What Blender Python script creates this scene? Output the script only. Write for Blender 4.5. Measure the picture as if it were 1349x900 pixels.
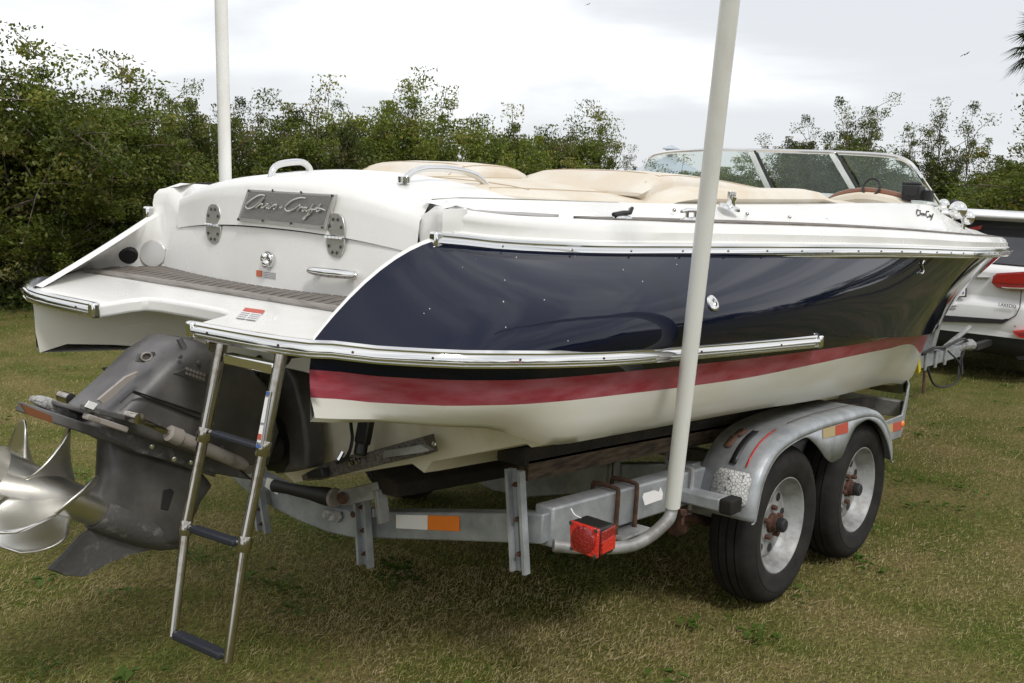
import bpy, bmesh, math, random
import numpy as np
from math import sin, cos, pi, radians, atan2, sqrt
from mathutils import Vector, Matrix, noise

for o in list(bpy.data.objects): bpy.data.objects.remove(o)
S = bpy.context.scene
COL = S.collection
R = random.Random(7)

# ------------------------------------------------------------ camera
FPX = 1460.0; ROLL = radians(2.826); PITCH = radians(8.004); PSI = radians(38.504)
CAM = np.array([0, -3.067, 1.742])
_fw = np.array([cos(PSI)*cos(PITCH), sin(PSI)*cos(PITCH), -sin(PITCH)])
_rt = np.array([sin(PSI), -cos(PSI), 0.]); _up = np.cross(_rt, _fw)
_r = cos(ROLL)*_rt + sin(ROLL)*_up; _u = -sin(ROLL)*_rt + cos(ROLL)*_up
cd = bpy.data.cameras.new('camera'); cam = bpy.data.objects.new('camera', cd); COL.objects.link(cam)
cam.matrix_world = Matrix(((_r[0], _u[0], -_fw[0], CAM[0]), (_r[1], _u[1], -_fw[1], CAM[1]), (_r[2], _u[2], -_fw[2], CAM[2]), (0, 0, 0, 1)))
cd.sensor_width = 36; cd.lens = FPX/1349*36; cd.clip_end = 2000; cd.clip_start = .05
S.camera = cam

# ------------------------------------------------------------ sky, sun, exposure
SUN_EL, SUN_AZ = radians(50), radians(-118)      # azimuth measured from +X towards +Y
W = bpy.data.worlds.new("World"); S.world = W; W.use_nodes = True
nt = W.node_tree; N = nt.nodes; L = nt.links
for n in list(N): N.remove(n)
out = N.new('ShaderNodeOutputWorld'); bg = N.new('ShaderNodeBackground'); bg.inputs[1].default_value = 1.0
sky = N.new('ShaderNodeTexSky'); sky.sky_type = 'NISHITA'; sky.sun_disc = False
sky.sun_elevation = SUN_EL; sky.sun_rotation = radians(90)-SUN_AZ
sc = N.new('ShaderNodeVectorMath'); sc.operation = 'SCALE'; sc.inputs['Scale'].default_value = .1
L.new(sky.outputs[0], sc.inputs[0])
tc = N.new('ShaderNodeTexCoord'); mp = N.new('ShaderNodeMapping'); mp.inputs['Scale'].default_value = (1, 1, 4.0); mp.inputs['Rotation'].default_value = (0, .12, .5)
L.new(tc.outputs['Generated'], mp.inputs[0])
nz = N.new('ShaderNodeTexNoise'); nz.inputs['Scale'].default_value = 1.9; nz.inputs['Detail'].default_value = 7; nz.inputs['Roughness'].default_value = .5; nz.inputs['Distortion'].default_value = .4
L.new(mp.outputs[0], nz.inputs['Vector'])
cr = N.new('ShaderNodeValToRGB'); cr.color_ramp.interpolation = 'EASE'
cr.color_ramp.elements[0].position = .40; cr.color_ramp.elements[0].color = (.60, .615, .64, 1)
cr.color_ramp.elements[1].position = .60; cr.color_ramp.elements[1].color = (.93, .93, .93, 1)
L.new(nz.outputs[0], cr.inputs[0])
mx = N.new('ShaderNodeMix'); mx.data_type = 'RGBA'; mx.inputs[0].default_value = .92
L.new(sc.outputs[0], mx.inputs[6]); L.new(cr.outputs[0], mx.inputs[7])
L.new(mx.outputs[2], bg.inputs[0]); L.new(bg.outputs[0], out.inputs[0])
sd = bpy.data.lights.new('sun', 'SUN'); sd.energy = 1.25; sd.angle = radians(12); sd.color = (1, .97, .92)
so = bpy.data.objects.new('sun', sd); COL.objects.link(so)
_sv = Vector((cos(SUN_EL)*cos(SUN_AZ), cos(SUN_EL)*sin(SUN_AZ), sin(SUN_EL)))
so.rotation_euler = _sv.to_track_quat('Z', 'Y').to_euler(); so.location = (0, 0, 20)
S.view_settings.view_transform = 'Standard'; S.view_settings.look = 'None'; S.view_settings.gamma = 1
S.view_settings.exposure = 0.46

# ------------------------------------------------------------ measuring helpers
def U(u, v, **k):
    """point of the place seen at photo pixel (u, v) on the plane x= / y= / z="""
    d = _fw + (u-674.5)/FPX*_r - (v-450)/FPX*_u
    a, val = list(k.items())[0]; i = 'xyz'.index(a)
    return Vector(CAM + (val-CAM[i])/d[i]*d)
def UP(u, v, p0, n):
    d = _fw + (u-674.5)/FPX*_r - (v-450)/FPX*_u
    n = np.array(n, float); t = ((np.array(p0)-CAM)@n)/(d@n)
    return Vector(CAM + t*d)
def interp(x, pts): return float(np.interp(x, [p[0] for p in pts], [p[1] for p in pts]))
def smooth(pts):
    """monotone cubic through (x, y) points"""
    xs = np.array([p[0] for p in pts], float); ys = np.array([p[1] for p in pts], float)
    h = np.diff(xs); dl = np.diff(ys)/h; m = np.zeros(len(xs)); m[0] = dl[0]; m[-1] = dl[-1]
    for i in range(1, len(xs)-1):
        if dl[i-1]*dl[i] > 0:
            w1 = 2*h[i]+h[i-1]; w2 = h[i]+2*h[i-1]; m[i] = (w1+w2)/(w1/dl[i-1]+w2/dl[i])
    def f(x):
        x = min(max(x, xs[0]), xs[-1]); i = min(int(np.searchsorted(xs, x, 'right'))-1, len(h)-1); t = (x-xs[i])/h[i]
        return float((2*t**3-3*t*t+1)*ys[i]+(t**3-2*t*t+t)*h[i]*m[i]+(-2*t**3+3*t*t)*ys[i+1]+(t**3-t*t)*h[i]*m[i+1])
    return f
def on_plan(u, v, f, x0, x1):
    """(x, z) where the ray of pixel (u, v) meets the upright surface y = -f(x)"""
    best = None; prev = None
    for i in range(400):
        x = x0+(x1-x0)*i/399; p = U(u, v, x=x); e = p.y+f(x)
        if prev is not None and e*prev[1] <= 0:
            t = prev[1]/(prev[1]-e); q = U(u, v, x=prev[0]+(x-prev[0])*t); return (q.x, q.z)
        prev = (x, e)
    return None
def crv(pts, n=8):
    """Catmull-Rom through 3D points"""
    P = [Vector(p) for p in pts]; P = [2*P[0]-P[1]]+P+[2*P[-1]-P[-2]]; o = []
    for i in range(1, len(P)-2):
        for k in range(n):
            t = k/n; a, b, c, d = P[i-1:i+3]
            o.append(.5*((2*b)+(c-a)*t+(2*a-5*b+4*c-d)*t*t+(3*b-a-3*c+d)*t**3))
    return o+[P[-2]]

# ------------------------------------------------------------ materials
def mat(name, col, rough=.5, metal=0, coat=0, var=0, vscale=8, col2=None, bump=0, bscale=40, spec=None, stretch=None, trans=0, thr=(.4, .62), rvar=0):
    m = bpy.data.materials.new(name); m.use_nodes = True; n = m.node_tree.nodes; l = m.node_tree.links; b = n['Principled BSDF']
    b.inputs['Base Color'].default_value = (*col, 1); b.inputs['Roughness'].default_value = rough; b.inputs['Metallic'].default_value = metal
    b.inputs['Coat Weight'].default_value = coat; b.inputs['Coat Roughness'].default_value = .05
    if spec is not None: b.inputs['Specular IOR Level'].default_value = spec
    if trans: b.inputs['Transmission Weight'].default_value = trans
    g = n.new('ShaderNodeTexCoord'); mp = n.new('ShaderNodeMapping'); l.new(g.outputs['Object'], mp.inputs[0])
    if stretch: mp.inputs['Scale'].default_value = stretch
    if var or col2:
        t = n.new('ShaderNodeTexNoise'); t.inputs['Scale'].default_value = vscale; t.inputs['Detail'].default_value = 8; t.inputs['Roughness'].default_value = .6
        l.new(mp.outputs[0], t.inputs['Vector']); r = n.new('ShaderNodeValToRGB'); l.new(t.outputs[0], r.inputs[0])
        r.color_ramp.elements[0].position = thr[0]; r.color_ramp.elements[1].position = thr[1]
        c2 = col2 or tuple(c*(1-var) for c in col)
        r.color_ramp.elements[0].color = (*c2, 1); r.color_ramp.elements[1].color = (*col, 1)
        l.new(r.outputs[0], b.inputs['Base Color'])
        if rvar:
            q = n.new('ShaderNodeMapRange'); q.inputs['To Min'].default_value = rough+rvar; q.inputs['To Max'].default_value = max(.02, rough-rvar)
            l.new(t.outputs[0], q.inputs[0]); l.new(q.outputs[0], b.inputs['Roughness'])
    if bump:
        t2 = n.new('ShaderNodeTexNoise'); t2.inputs['Scale'].default_value = bscale; t2.inputs['Detail'].default_value = 5; l.new(mp.outputs[0], t2.inputs['Vector'])
        bp = n.new('ShaderNodeBump'); bp.inputs['Strength'].default_value = bump; bp.inputs['Distance'].default_value = .01
        l.new(t2.outputs[0], bp.inputs['Height']); l.new(bp.outputs[0], b.inputs['Normal'])
    return m
M = {}
M['gel'] = mat('white_gelcoat', (.80, .795, .77), .28, coat=.3, col2=(.72, .71, .675), vscale=3, thr=(.3, .6), rvar=.08)
M['hullwhite'] = mat('aged_white_hull', (.80, .79, .74), .3, coat=.2, col2=(.74, .71, .62), vscale=2.2, stretch=(1, 1, 3), thr=(.30, .6))
M['cream'] = mat('cream_transom', (.72, .68, .55), .35, col2=(.58, .50, .34), vscale=4, thr=(.3, .55))
M['navy'] = mat('navy_gelcoat', (.0035, .0055, .019), .03, spec=.33)
M['red'] = mat('faded_red_stripe', (.30, .018, .036), .38, col2=(.42, .13, .165), vscale=6, stretch=(1, 1, 4), thr=(.30, .68))
M['chrome'] = mat('polished_stainless', (.76, .76, .75), .10, metal=1)
M['steel'] = mat('weathered_stainless_tube', (.42, .40, .365), .12, metal=1, col2=(.24, .19, .14), vscale=14, thr=(.32, .50), rvar=.08)
M['galv'] = mat('galvanised_steel', (.44, .46, .48), .48, metal=.35, col2=(.27, .285, .30), vscale=9, thr=(.35, .65), bump=.12, bscale=60, rvar=.1)
M['galv2'] = mat('worn_galvanised_steel', (.40, .41, .41), .55, metal=.3, col2=(.20, .19, .18), vscale=7, thr=(.38, .6), bump=.2, bscale=50)
M['rust'] = mat('rusty_iron', (.12, .052, .030), .85, col2=(.05, .026, .018), vscale=30, bump=.5, bscale=80)
M['rubber'] = mat('tyre_rubber', (.014, .0135, .013), .85, spec=.25, col2=(.026, .023, .021), vscale=10, bump=.1, bscale=90)
M['black'] = mat('black_plastic', (.012, .012, .013), .45)
M['roller'] = mat('black_roller', (.014, .013, .013), .55, bump=.1)
M['drive'] = mat('grey_drive_paint', (.118, .112, .110), .42, col2=(.068, .064, .063), vscale=6, bump=.05, bscale=90, rvar=.12)
M['drive2'] = mat('scuffed_drive_paint', (.085, .081, .080), .55, col2=(.24, .23, .22), vscale=22, thr=(.26, .44), bump=.3, bscale=60)
M['prop'] = mat('brushed_propeller_steel', (.78, .77, .74), .36, metal=1, col2=(.62, .60, .56), vscale=5, thr=(.3, .65), rvar=.08, bump=.03, bscale=120)
M['ram'] = mat('grey_cylinder_paint', (.30, .27, .245), .55, col2=(.12, .10, .09), vscale=20, thr=(.3, .46))
M['white'] = mat('white_pvc', (.78, .78, .75), .38, col2=(.60, .58, .53), vscale=3, stretch=(1, 1, .4), thr=(.3, .55))
M['whitep'] = mat('white_print', (.8, .8, .8), .5)
M['tan'] = mat('tan_vinyl', (.62, .54, .43), .55, col2=(.68, .64, .57), vscale=3.2, thr=(.38, .6), bump=.08, bscale=120)
M['creamv'] = mat('cream_vinyl', (.68, .63, .54), .55, col2=(.62, .53, .40), vscale=4, thr=(.35, .6), bump=.08, bscale=120)
M['teak'] = mat('weathered_teak', (.20, .178, .158), .7, col2=(.115, .098, .084), vscale=9, stretch=(1, 6, 6), bump=.3, bscale=40)
M['teakp'] = mat('pale_weathered_teak', (.29, .268, .245), .7, col2=(.19, .17, .15), vscale=9, stretch=(6, 1, 6), bump=.3, bscale=40)
M['caulk'] = mat('dark_caulking', (.05, .043, .04), .8)
M['mahog'] = mat('varnished_wood', (.20, .075, .035), .35, coat=.4)
M['plate'] = mat('brushed_grey_plate', (.34, .33, .32), .42, metal=.7, col2=(.26, .25, .24), vscale=60, stretch=(1, 1, 12), bump=.1)
M['plateframe'] = mat('satin_plate_frame', (.60, .59, .57), .35, metal=.8)
M['tapered'] = mat('red_reflector', (.62, .02, .015), .2, coat=.5)
M['lens'] = mat('red_lamp_lens', (.66, .022, .012), .15, coat=1, bump=.6, bscale=160)
M['lensd'] = mat('dark_red_lamp_lens', (.30, .008, .008), .18, coat=1, bump=.8, bscale=120)
M['lensd2'] = mat('deep_red_lamp', (.36, .012, .014), .15, coat=1)
M['tabmetal'] = mat('scratched_tab_metal', (.17, .155, .145), .45, metal=.5, col2=(.08, .07, .065), vscale=18, stretch=(1, 6, 6), bump=.2)
M['orange'] = mat('orange_reflector', (.95, .24, .03), .3, coat=.3, bump=.2, bscale=200)  # saturated base colour stands in for the flash glow
M['reflw'] = mat('white_reflector', (.95, .93, .93), .3, coat=.3)  # base colour raised to paint in the flash return
M['reflc'] = mat('aged_yellow_reflector', (.50, .40, .22), .45, coat=.2)
M['stickred'] = mat('red_label_print', (.52, .09, .06), .5)
M['stickor'] = mat('orange_label_print', (.60, .16, .08), .5)
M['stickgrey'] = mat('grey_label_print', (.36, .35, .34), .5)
M['stickblue'] = mat('blue_label_print', (.05, .12, .35), .5)
M['carwhite'] = mat('white_car_paint', (.80, .80, .80), .25, coat=.8)
M['carglass'] = mat('dark_car_glass', (.02, .022, .026), .05, coat=1)
M['bumper'] = mat('black_bumper_plastic', (.018, .018, .019), .6)
M['yellow'] = mat('yellow_strap', (.75, .60, .03), .5)
M['carpet'] = mat('dark_bunk_carpet', (.018, .016, .015), .95, col2=(.05, .035, .022), vscale=8, thr=(.3, .6), bump=.6, bscale=120)
M['plank'] = mat('old_bunk_timber', (.12, .085, .055), .9, col2=(.04, .028, .018), vscale=10, stretch=(1, 6, 6), bump=.5)
M['anode'] = mat('corroded_white_metal', (.50, .49, .47), .8, col2=(.25, .24, .23), vscale=40, bump=.8, bscale=120)
M['crackpaint'] = mat('crazed_white_sticker', (.58, .58, .57), .7)
M['roof'] = mat('pale_metal_roof', (.42, .47, .53), .5)
M['siding'] = mat('pale_siding', (.55, .56, .56), .6)
M['feather'] = mat('dark_feathers', (.03, .03, .03), .8)
# crazed sticker: dark cracks from a voronoi edge pattern
m = M['crackpaint']; n = m.node_tree.nodes; l = m.node_tree.links
g = n.new('ShaderNodeTexCoord'); vo = n.new('ShaderNodeTexVoronoi'); vo.feature = 'DISTANCE_TO_EDGE'; vo.inputs['Scale'].default_value = 75
l.new(g.outputs['Object'], vo.inputs['Vector']); r_ = n.new('ShaderNodeValToRGB'); r_.color_ramp.elements[0].position = .02; r_.color_ramp.elements[0].color = (.12, .12, .12, 1)
r_.color_ramp.elements[1].position = .09; r_.color_ramp.elements[1].color = (.60, .60, .59, 1); l.new(vo.outputs['Distance'], r_.inputs[0]); l.new(r_.outputs[0], n['Principled BSDF'].inputs['Base Color'])
# windscreen glass
gm = bpy.data.materials.new('windscreen_glass'); gm.use_nodes = True; n = gm.node_tree.nodes; l = gm.node_tree.links
for q in list(n): n.remove(q)
o_ = n.new('ShaderNodeOutputMaterial'); t_ = n.new('ShaderNodeBsdfTransparent'); t_.inputs[0].default_value = (.78, .84, .81, 1)
g_ = n.new('ShaderNodeBsdfGlossy'); g_.inputs['Roughness'].default_value = .03; g_.inputs[0].default_value = (.9, 1, .98, 1)
f_ = n.new('ShaderNodeLayerWeight'); f_.inputs[0].default_value = .5; fp = n.new('ShaderNodeMath'); fp.operation = 'POWER'; fp.inputs[1].default_value = 4; l.new(f_.outputs['Facing'], fp.inputs[0]); fm = n.new('ShaderNodeMath'); fm.operation = 'MULTIPLY_ADD'; fm.inputs[1].default_value = .9; fm.inputs[2].default_value = .06; l.new(fp.outputs[0], fm.inputs[0]); mm = n.new('ShaderNodeMixShader')
l.new(fm.outputs[0], mm.inputs[0]); l.new(t_.outputs[0], mm.inputs[1]); l.new(g_.outputs[0], mm.inputs[2]); l.new(mm.outputs[0], o_.inputs[0])
M['glass'] = gm

# ------------------------------------------------------------ object helpers
ORG = {}
def tag(o, label=None, cat=None, group=None, kind=None):
    if label: o['label'] = label
    if cat: o['category'] = cat
    if group: o['group'] = group
    if kind: o['kind'] = kind
    return o
def thing(name, label, cat, loc, group=None):
    o = bpy.data.objects.new(name, None); COL.objects.link(o); o.location = loc; o.empty_display_size = .1
    ORG[o] = Vector(loc); return tag(o, label, cat, group)
def link(name, me, origin, parent=None):
    o = bpy.data.objects.new(name, me); COL.objects.link(o)
    ORG[o] = Vector(origin)
    if parent is not None: o.parent = parent; o.location = Vector(origin)-ORG[parent]
    else: o.location = origin
    return o
class MB:
    """collects world-space geometry, links it as ONE mesh object"""
    def __init__(s): s.v = []; s.f = []; s.m = []; s.cur = 0
    def add(s, vs, fs):
        b = len(s.v); s.v += [tuple(v) for v in vs]; s.f += [tuple(i+b for i in f) for f in fs]; s.m += [s.cur]*len(fs)
    def box(s, c, d, rot=None):
        c = Vector(c); hx, hy, hz = (q/2 for q in d); vs = []
        for x in (-hx, hx):
            for y in (-hy, hy):
                for z in (-hz, hz):
                    p = Vector((x, y, z)); p = rot @ p if rot else p; vs.append(c+p)
        s.add(vs, [(0, 1, 3, 2), (4, 6, 7, 5), (0, 4, 5, 1), (2, 3, 7, 6), (0, 2, 6, 4), (1, 5, 7, 3)]); return s
    def beam(s, a, b, w, h, up=(0, 0, 1)):
        """box section from a to b; w sideways, h along up"""
        a = Vector(a); b = Vector(b); d = (b-a); ln = d.length; d.normalize(); u = Vector(up); sd = d.cross(u).normalized(); u = sd.cross(d)
        s.box((a+b)/2, (ln, w, h), Matrix((d, sd, u)).transposed()); return s
    def tube(s, pts, r, n=10, caps=True, closed=False):
        P = [Vector(p) for p in pts]; rs = r if isinstance(r, (list, tuple)) else [r]*len(P); vs = []; fs = []; k = len(P); prev = None
        for i, p in enumerate(P):
            if closed: t = P[(i+1) % k]-P[i-1]
            else: t = P[min(i+1, k-1)]-P[max(i-1, 0)]
            if t.length < 1e-9: t = Vector((0, 0, 1))
            t.normalize()
            if prev is None: a = Vector((0, 0, 1)) if abs(t.z) < .9 else Vector((1, 0, 0)); x = t.cross(a).normalized()
            else:
                x = prev-t*prev.dot(t); x = x.normalized() if x.length > 1e-6 else t.orthogonal().normalized()
            prev = x; y = t.cross(x)
            for j in range(n):
                an = 2*pi*j/n; vs.append(p+(x*cos(an)+y*sin(an))*rs[i])
        for i in range(k if closed else k-1):
            for j in range(n):
                a = i*n+j; b = i*n+(j+1) % n; c = ((i+1) % k)*n+(j+1) % n; d = ((i+1) % k)*n+j; fs.append((a, b, c, d))
        if caps and not closed: fs.append(tuple(range(n-1, -1, -1))); fs.append(tuple((k-1)*n+j for j in range(n)))
        s.add(vs, fs); return s
    def cyl(s, a, b, r, n=16, r2=None): return s.tube([a, b], [r, r2 if r2 is not None else r], n)
    def lathe(s, c, axis, prof, n=32):
        """prof: (distance along axis, radius)"""
        c = Vector(c); ax = Vector(axis).normalized(); x = ax.orthogonal().normalized(); y = ax.cross(x); vs = []; fs = []
        for (d, r) in prof:
            for j in range(n): an = 2*pi*j/n; vs.append(c+ax*d+(x*cos(an)+y*sin(an))*r)
        for i in range(len(prof)-1):
            for j in range(n): fs.append((i*n+j, i*n+(j+1) % n, (i+1)*n+(j+1) % n, (i+1)*n+j))
        if prof[0][1] > 1e-5: fs.append(tuple(range(n-1, -1, -1)))
        if prof[-1][1] > 1e-5: fs.append(tuple((len(prof)-1)*n+j for j in range(n)))
        s.add(vs, fs); return s
    def ell(s, c, rx, ry, rz, n=16, m=8, rot=None):
        vs = []; fs = []; c = Vector(c)
        for i in range(m+1):
            th = pi*i/m
            for j in range(n):
                ph = 2*pi*j/n; p = Vector((rx*sin(th)*cos(ph), ry*sin(th)*sin(ph), rz*cos(th))); p = rot @ p if rot else p; vs.append(c+p)
        for i in range(m):
            for j in range(n): fs.append((i*n+j, (i+1)*n+j, (i+1)*n+(j+1) % n, i*n+(j+1) % n))
        s.add(vs, fs); return s
    def prism(s, poly, off):
        """closed polygon (3D points) extruded by vector off"""
        k = len(poly); off = Vector(off); P = [Vector(p) for p in poly]; vs = P+[p+off for p in P]
        s.add(vs, [tuple(range(k-1, -1, -1)), tuple(range(k, 2*k))]+[(i, (i+1) % k, k+(i+1) % k, k+i) for i in range(k)]); return s
    def rings(s, RR, cap=True, closed=True):
        k = len(RR[0]); vs = [Vector(p) for q in RR for p in q]; fs = []
        for i in range(len(RR)-1):
            for j in range(k if closed else k-1): fs.append((i*k+j, i*k+(j+1) % k, (i+1)*k+(j+1) % k, (i+1)*k+j))
        if cap and closed: fs.append(tuple(range(k-1, -1, -1))); fs.append(tuple((len(RR)-1)*k+j for j in range(k)))
        s.add(vs, fs); return s
    def grid(s, G): return s.rings(G, cap=False, closed=False)
    def mesh(s, name, ms, origin=None, flat=False, angle=35, weld=True):
        V = np.array(s.v); o = Vector((V.min(0)+V.max(0))/2) if origin is None else Vector(origin)
        me = bpy.data.meshes.new(name); me.from_pydata([tuple(Vector(v)-o) for v in s.v], [], s.f)
        for q in (ms if isinstance(ms, (list, tuple)) else [ms]): me.materials.append(q)
        me.polygons.foreach_set('material_index', s.m)
        bm = bmesh.new(); bm.from_mesh(me)
        if weld: bmesh.ops.remove_doubles(bm, verts=bm.verts, dist=1e-5)
        bmesh.ops.recalc_face_normals(bm, faces=bm.faces)
        for e in bm.edges:
            if len(e.link_faces) == 2: e.smooth = e.calc_face_angle(0) < radians(angle)
        for f in bm.faces: f.smooth = not flat
        bm.to_mesh(me); bm.free(); return me, o
    def build(s, name, ms, parent=None, origin=None, flat=False, angle=35, bevel=0, seg=2, weld=True, solid=0):
        me, o = s.mesh(name, ms, origin, flat, angle, weld)
        ob = link(name, me, o, parent)
        if solid: q = ob.modifiers.new('solidify', 'SOLIDIFY'); q.thickness = solid; q.offset = -1
        if bevel:
            q = ob.modifiers.new('bevel', 'BEVEL'); q.width = bevel; q.segments = seg; q.limit_method = 'ANGLE'; q.angle_limit = radians(40); q.harden_normals = False
        return ob
def again(ob, parent, at=None, rot=None):
    c = ob.copy(); COL.objects.link(c); c.parent = parent; ORG[c] = Vector(at) if at is not None else ORG[ob]
    c.location = ORG[c]-ORG[parent]
    if rot is not None: c.rotation_euler = rot
    return c
def text(name, body, size, m, origin, xdir, ydir, parent, ext=.0008, label=None):
    cu = bpy.data.curves.new(name, 'FONT'); cu.body = body; cu.size = size; cu.extrude = ext; cu.align_x = 'CENTER'; cu.align_y = 'CENTER'
    t = bpy.data.objects.new(name, cu); me = bpy.data.meshes.new_from_object(t); me.name = name; bpy.data.objects.remove(t)
    me.materials.clear(); me.materials.append(m)
    o = link(name, me, origin, parent)
    x = Vector(xdir).normalized(); y = Vector(ydir); y = (y-x*y.dot(x)).normalized(); z = x.cross(y)
    o.rotation_euler = Matrix((x, y, z)).transposed().to_euler(); return o

from mathutils.bvhtree import BVHTree
# ============================================================ BOAT
boat = thing('motor_boat', 'navy and white motorboat with red stripe and tan sun pads resting on a trailer', 'motorboat', (2.57, 0, .6))
bE = smooth([(2.40, .73), (2.52, .76), (2.8, .88), (3.2, 1.005), (3.8, 1.13), (4.6, 1.215), (5.5, 1.235), (6.3, 1.205), (7, 1.12), (8, .945), (9, .71), (10, .44), (10.6, .27), (11, .13), (11.25, .0)])
bD = smooth([(1.98, .60), (2.02, .76), (2.10, .93), (2.28, 1.13), (2.5, 1.19), (2.8, 1.215), (3.4, 1.24), (4.5, 1.25), (5.3, 1.23), (6, 1.12), (7, .86), (8, .56), (9, .25), (9.68, .0)])
bC = smooth([(2.02, .742), (2.05, .80), (2.14, .91), (2.3, 1.08), (2.5, 1.15), (2.8, 1.18), (4.5, 1.225), (5.3, 1.19), (6, 1.06), (7, .78), (8, .47), (9, .16), (9.56, .0)])
bB = smooth([(2.025, .742), (2.06, .795), (2.15, .88), (2.3, 1.06), (2.5, 1.13), (2.8, 1.165), (4.5, 1.205), (5.3, 1.16), (6, 1.03), (7, .75), (8, .45), (9, .145), (9.5, .0)])
bA = smooth([(2.035, .735), (2.07, .775), (2.2, .87), (2.35, .99), (2.6, 1.05), (2.8, 1.09), (4.5, 1.08), (6, .90), (7, .66), (8, .37), (9, .08), (9.3, .0)])
def zrow(px, f, x0, x1, extra):
    pts = [on_plan(u, v, f, x0, x1) for u, v in px]; pts = [p for p in pts if p]+extra; pts.sort()
    o = [pts[0]]
    for p in pts[1:]:
        if p[0]-o[-1][0] > .03: o.append(p)
    return smooth(o)
zE = zrow([(586, 317), (640, 324), (700, 328), (800, 331), (900, 331), (1000, 331), (1100, 331), (1200, 332), (1270, 334)], bE, 2.4, 9, [(8, 1.455), (9, 1.43), (10, 1.40), (11, 1.37), (11.25, 1.362)])
zD = zrow([(420, 460), (500, 467), (570, 471), (640, 473), (720, 473), (800, 471), (900, 464), (1000, 456), (1080, 449)], bD, 2.0, 8, [(2.0, 1.285), (6.5, 1.02), (8, .91), (9, .85), (9.68, .82)])
zC = zrow([(396, 483), (450, 490), (500, 496), (600, 501), (700, 500), (800, 492), (900, 482), (1000, 471), (1100, 458), (1180, 445)], bC, 2.02, 8, [(9.0, .72), (9.56, .69)])
zB = zrow([(398, 515), (450, 526), (500, 531), (600, 535), (700, 532), (800, 522), (900, 510), (1000, 495), (1100, 474), (1180, 457)], bB, 2.02, 8, [(9.0, .62), (9.5, .62)])
_a2 = [p for p in (on_plan(u, v, bA, 2.55, 9) for u, v in [(668, 590), (730, 586), (800, 575), (900, 557), (1000, 539), (1100, 522), (1160, 507)]) if p]
_a1 = [p for p in (on_plan(u, v, bA, 2.05, 2.7) for u, v in [(412, 545), (500, 556), (580, 562), (635, 564)]) if p]
zA = smooth(sorted([p for p in _a1 if p[0] < _a2[0][0]-.05]+_a2+[(8.6, .43), (9.3, .5)]))
NS = 90
SS = [(i/NS)**1.35 for i in range(NS+1)]
X0 = {'E': (2.52, 11.25), 'D': (2.02, 9.68), 'C': (2.022, 9.56), 'B': (2.028, 9.5), 'A': (2.038, 9.3)}
FN = {'E': (bE, zE), 'D': (bD, zD), 'C': (bC, zC), 'B': (bB, zB), 'A': (bA, zA)}
def row(k, dy=0, dz=0):
    x0, x1 = X0[k]; fy, fz = FN[k]
    return [Vector((x0+(x1-x0)*s, -max(fy(x0+(x1-x0)*s)+dy, 0.), fz(x0+(x1-x0)*s)+dz)) for s in SS]
rE, rD, rC, rB, rA = (row(k) for k in 'EDCBA')
rE[0].z = 1.568; rD[0].z = 1.29
def between(a, b, t, bump=.050):
    """row between D (t=0) and E (t=1): tumblehome aft, hollow flare forward"""
    o = []
    for i, s in enumerate(SS):
        p = a[i].lerp(b[i], t); q = 4*t*(1-t); ms = SS[i]
        p.z += q*bump*math.exp(-ms*26)
        aft = .105*(1.35-.7*t)*math.exp(-(ms/.26)**2)*min(1, max(.0, ms*12)); fw = -.085*max(0, (ms-.26)/.74)**1.0*(1 if ms < 1 else 1)
        if ms > .995: fw = 0; p.x -= .0
        else: p.y -= q*(aft+fw); p.y = min(p.y, -.0)
        p.x -= q*.42*max(0, (ms-.6)/.4)**2 *.8
        o.append(p)
    return o
side_rows = [rE]+[between(rD, rE, t) for t in (.94, .85, .74, .62, .5, .38, .26, .15, .07)]+[rD]
TT = (.94, .85, .74, .62, .5, .38, .26, .15, .07)
port_rows = [rE]+[between(rD, rE, t, -.006) for t in TT]+[rD]
def mir(g): return [[Vector((p.x, -p.y, p.z)) for p in r] for r in g]
# keel row
rK = []
for i, s in enumerate(SS):
    x = 2.60+(9.30-2.60)*s; rK.append(Vector((x, 0, smooth([(2.57, .63), (5, .49), (7.2, .40), (8.6, .40), (9.3, .50)])(x))))
def lerpr(a, b, t, dz=0, dy=0): return [p.lerp(q, t)+Vector((0, dy, dz)) for p, q in zip(a, b)]
hull = MB()
for f in (lambda g: g, mir):
    hull.cur = 0; hull.grid(side_rows if f is not mir else mir(port_rows)); hull.grid(f([rD, lerpr(rD, rC, .5), rC]))
    hull.cur = 1; hull.grid(f([rC, lerpr(rC, rB, .5), rB]))
    hull.cur = 2; hull.grid(f([rB, lerpr(rB, rA, .45, 0, -.012), lerpr(rB, rA, .8, 0, -.018), rA]))
# running bottom from the chine to the keel, forward of the transom
hull.cur = 3
cut = [i for i, p in enumerate(rA) if p.x >= 2.74]
ch = [rA[i]+Vector((0, .03, -.002)) for i in cut]; n_ = len(cut)
kl = [Vector((p.x-.13*(1-j/(n_-1)), 0, 0)) for j, p in enumerate(ch)]
zk = smooth([(2.4, .635), (5, .49), (7.2, .40), (8.6, .40), (9.3, .50)])
for p in kl: p.z = min(zk(p.x), 9)
def strake(t, dz): return [c.lerp(k, t)+Vector((0, 0, dz)) for c, k in zip(ch, kl)]
bot = [ch, strake(.06, -.004), strake(.08, .012), strake(.42, 0.0), strake(.45, -.035), strake(.50, .004), strake(.8, 0), kl]
for f in (lambda g: g, mir): hull.grid(f([[rA[i] for i in cut], ch])); hull.grid(f(bot))
# transom with a tapering V bottom, closed up to the pod underside
tb = [b_[0] for b_ in bot]
hull.cur = 3
for sgn in (1, -1):
    lo = [Vector((p.x, p.y*sgn, p.z)) for p in tb]; hi = [Vector((p.x-.02, p.y, 1.17)) for p in lo]
    hull.grid([lo, hi])
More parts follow.
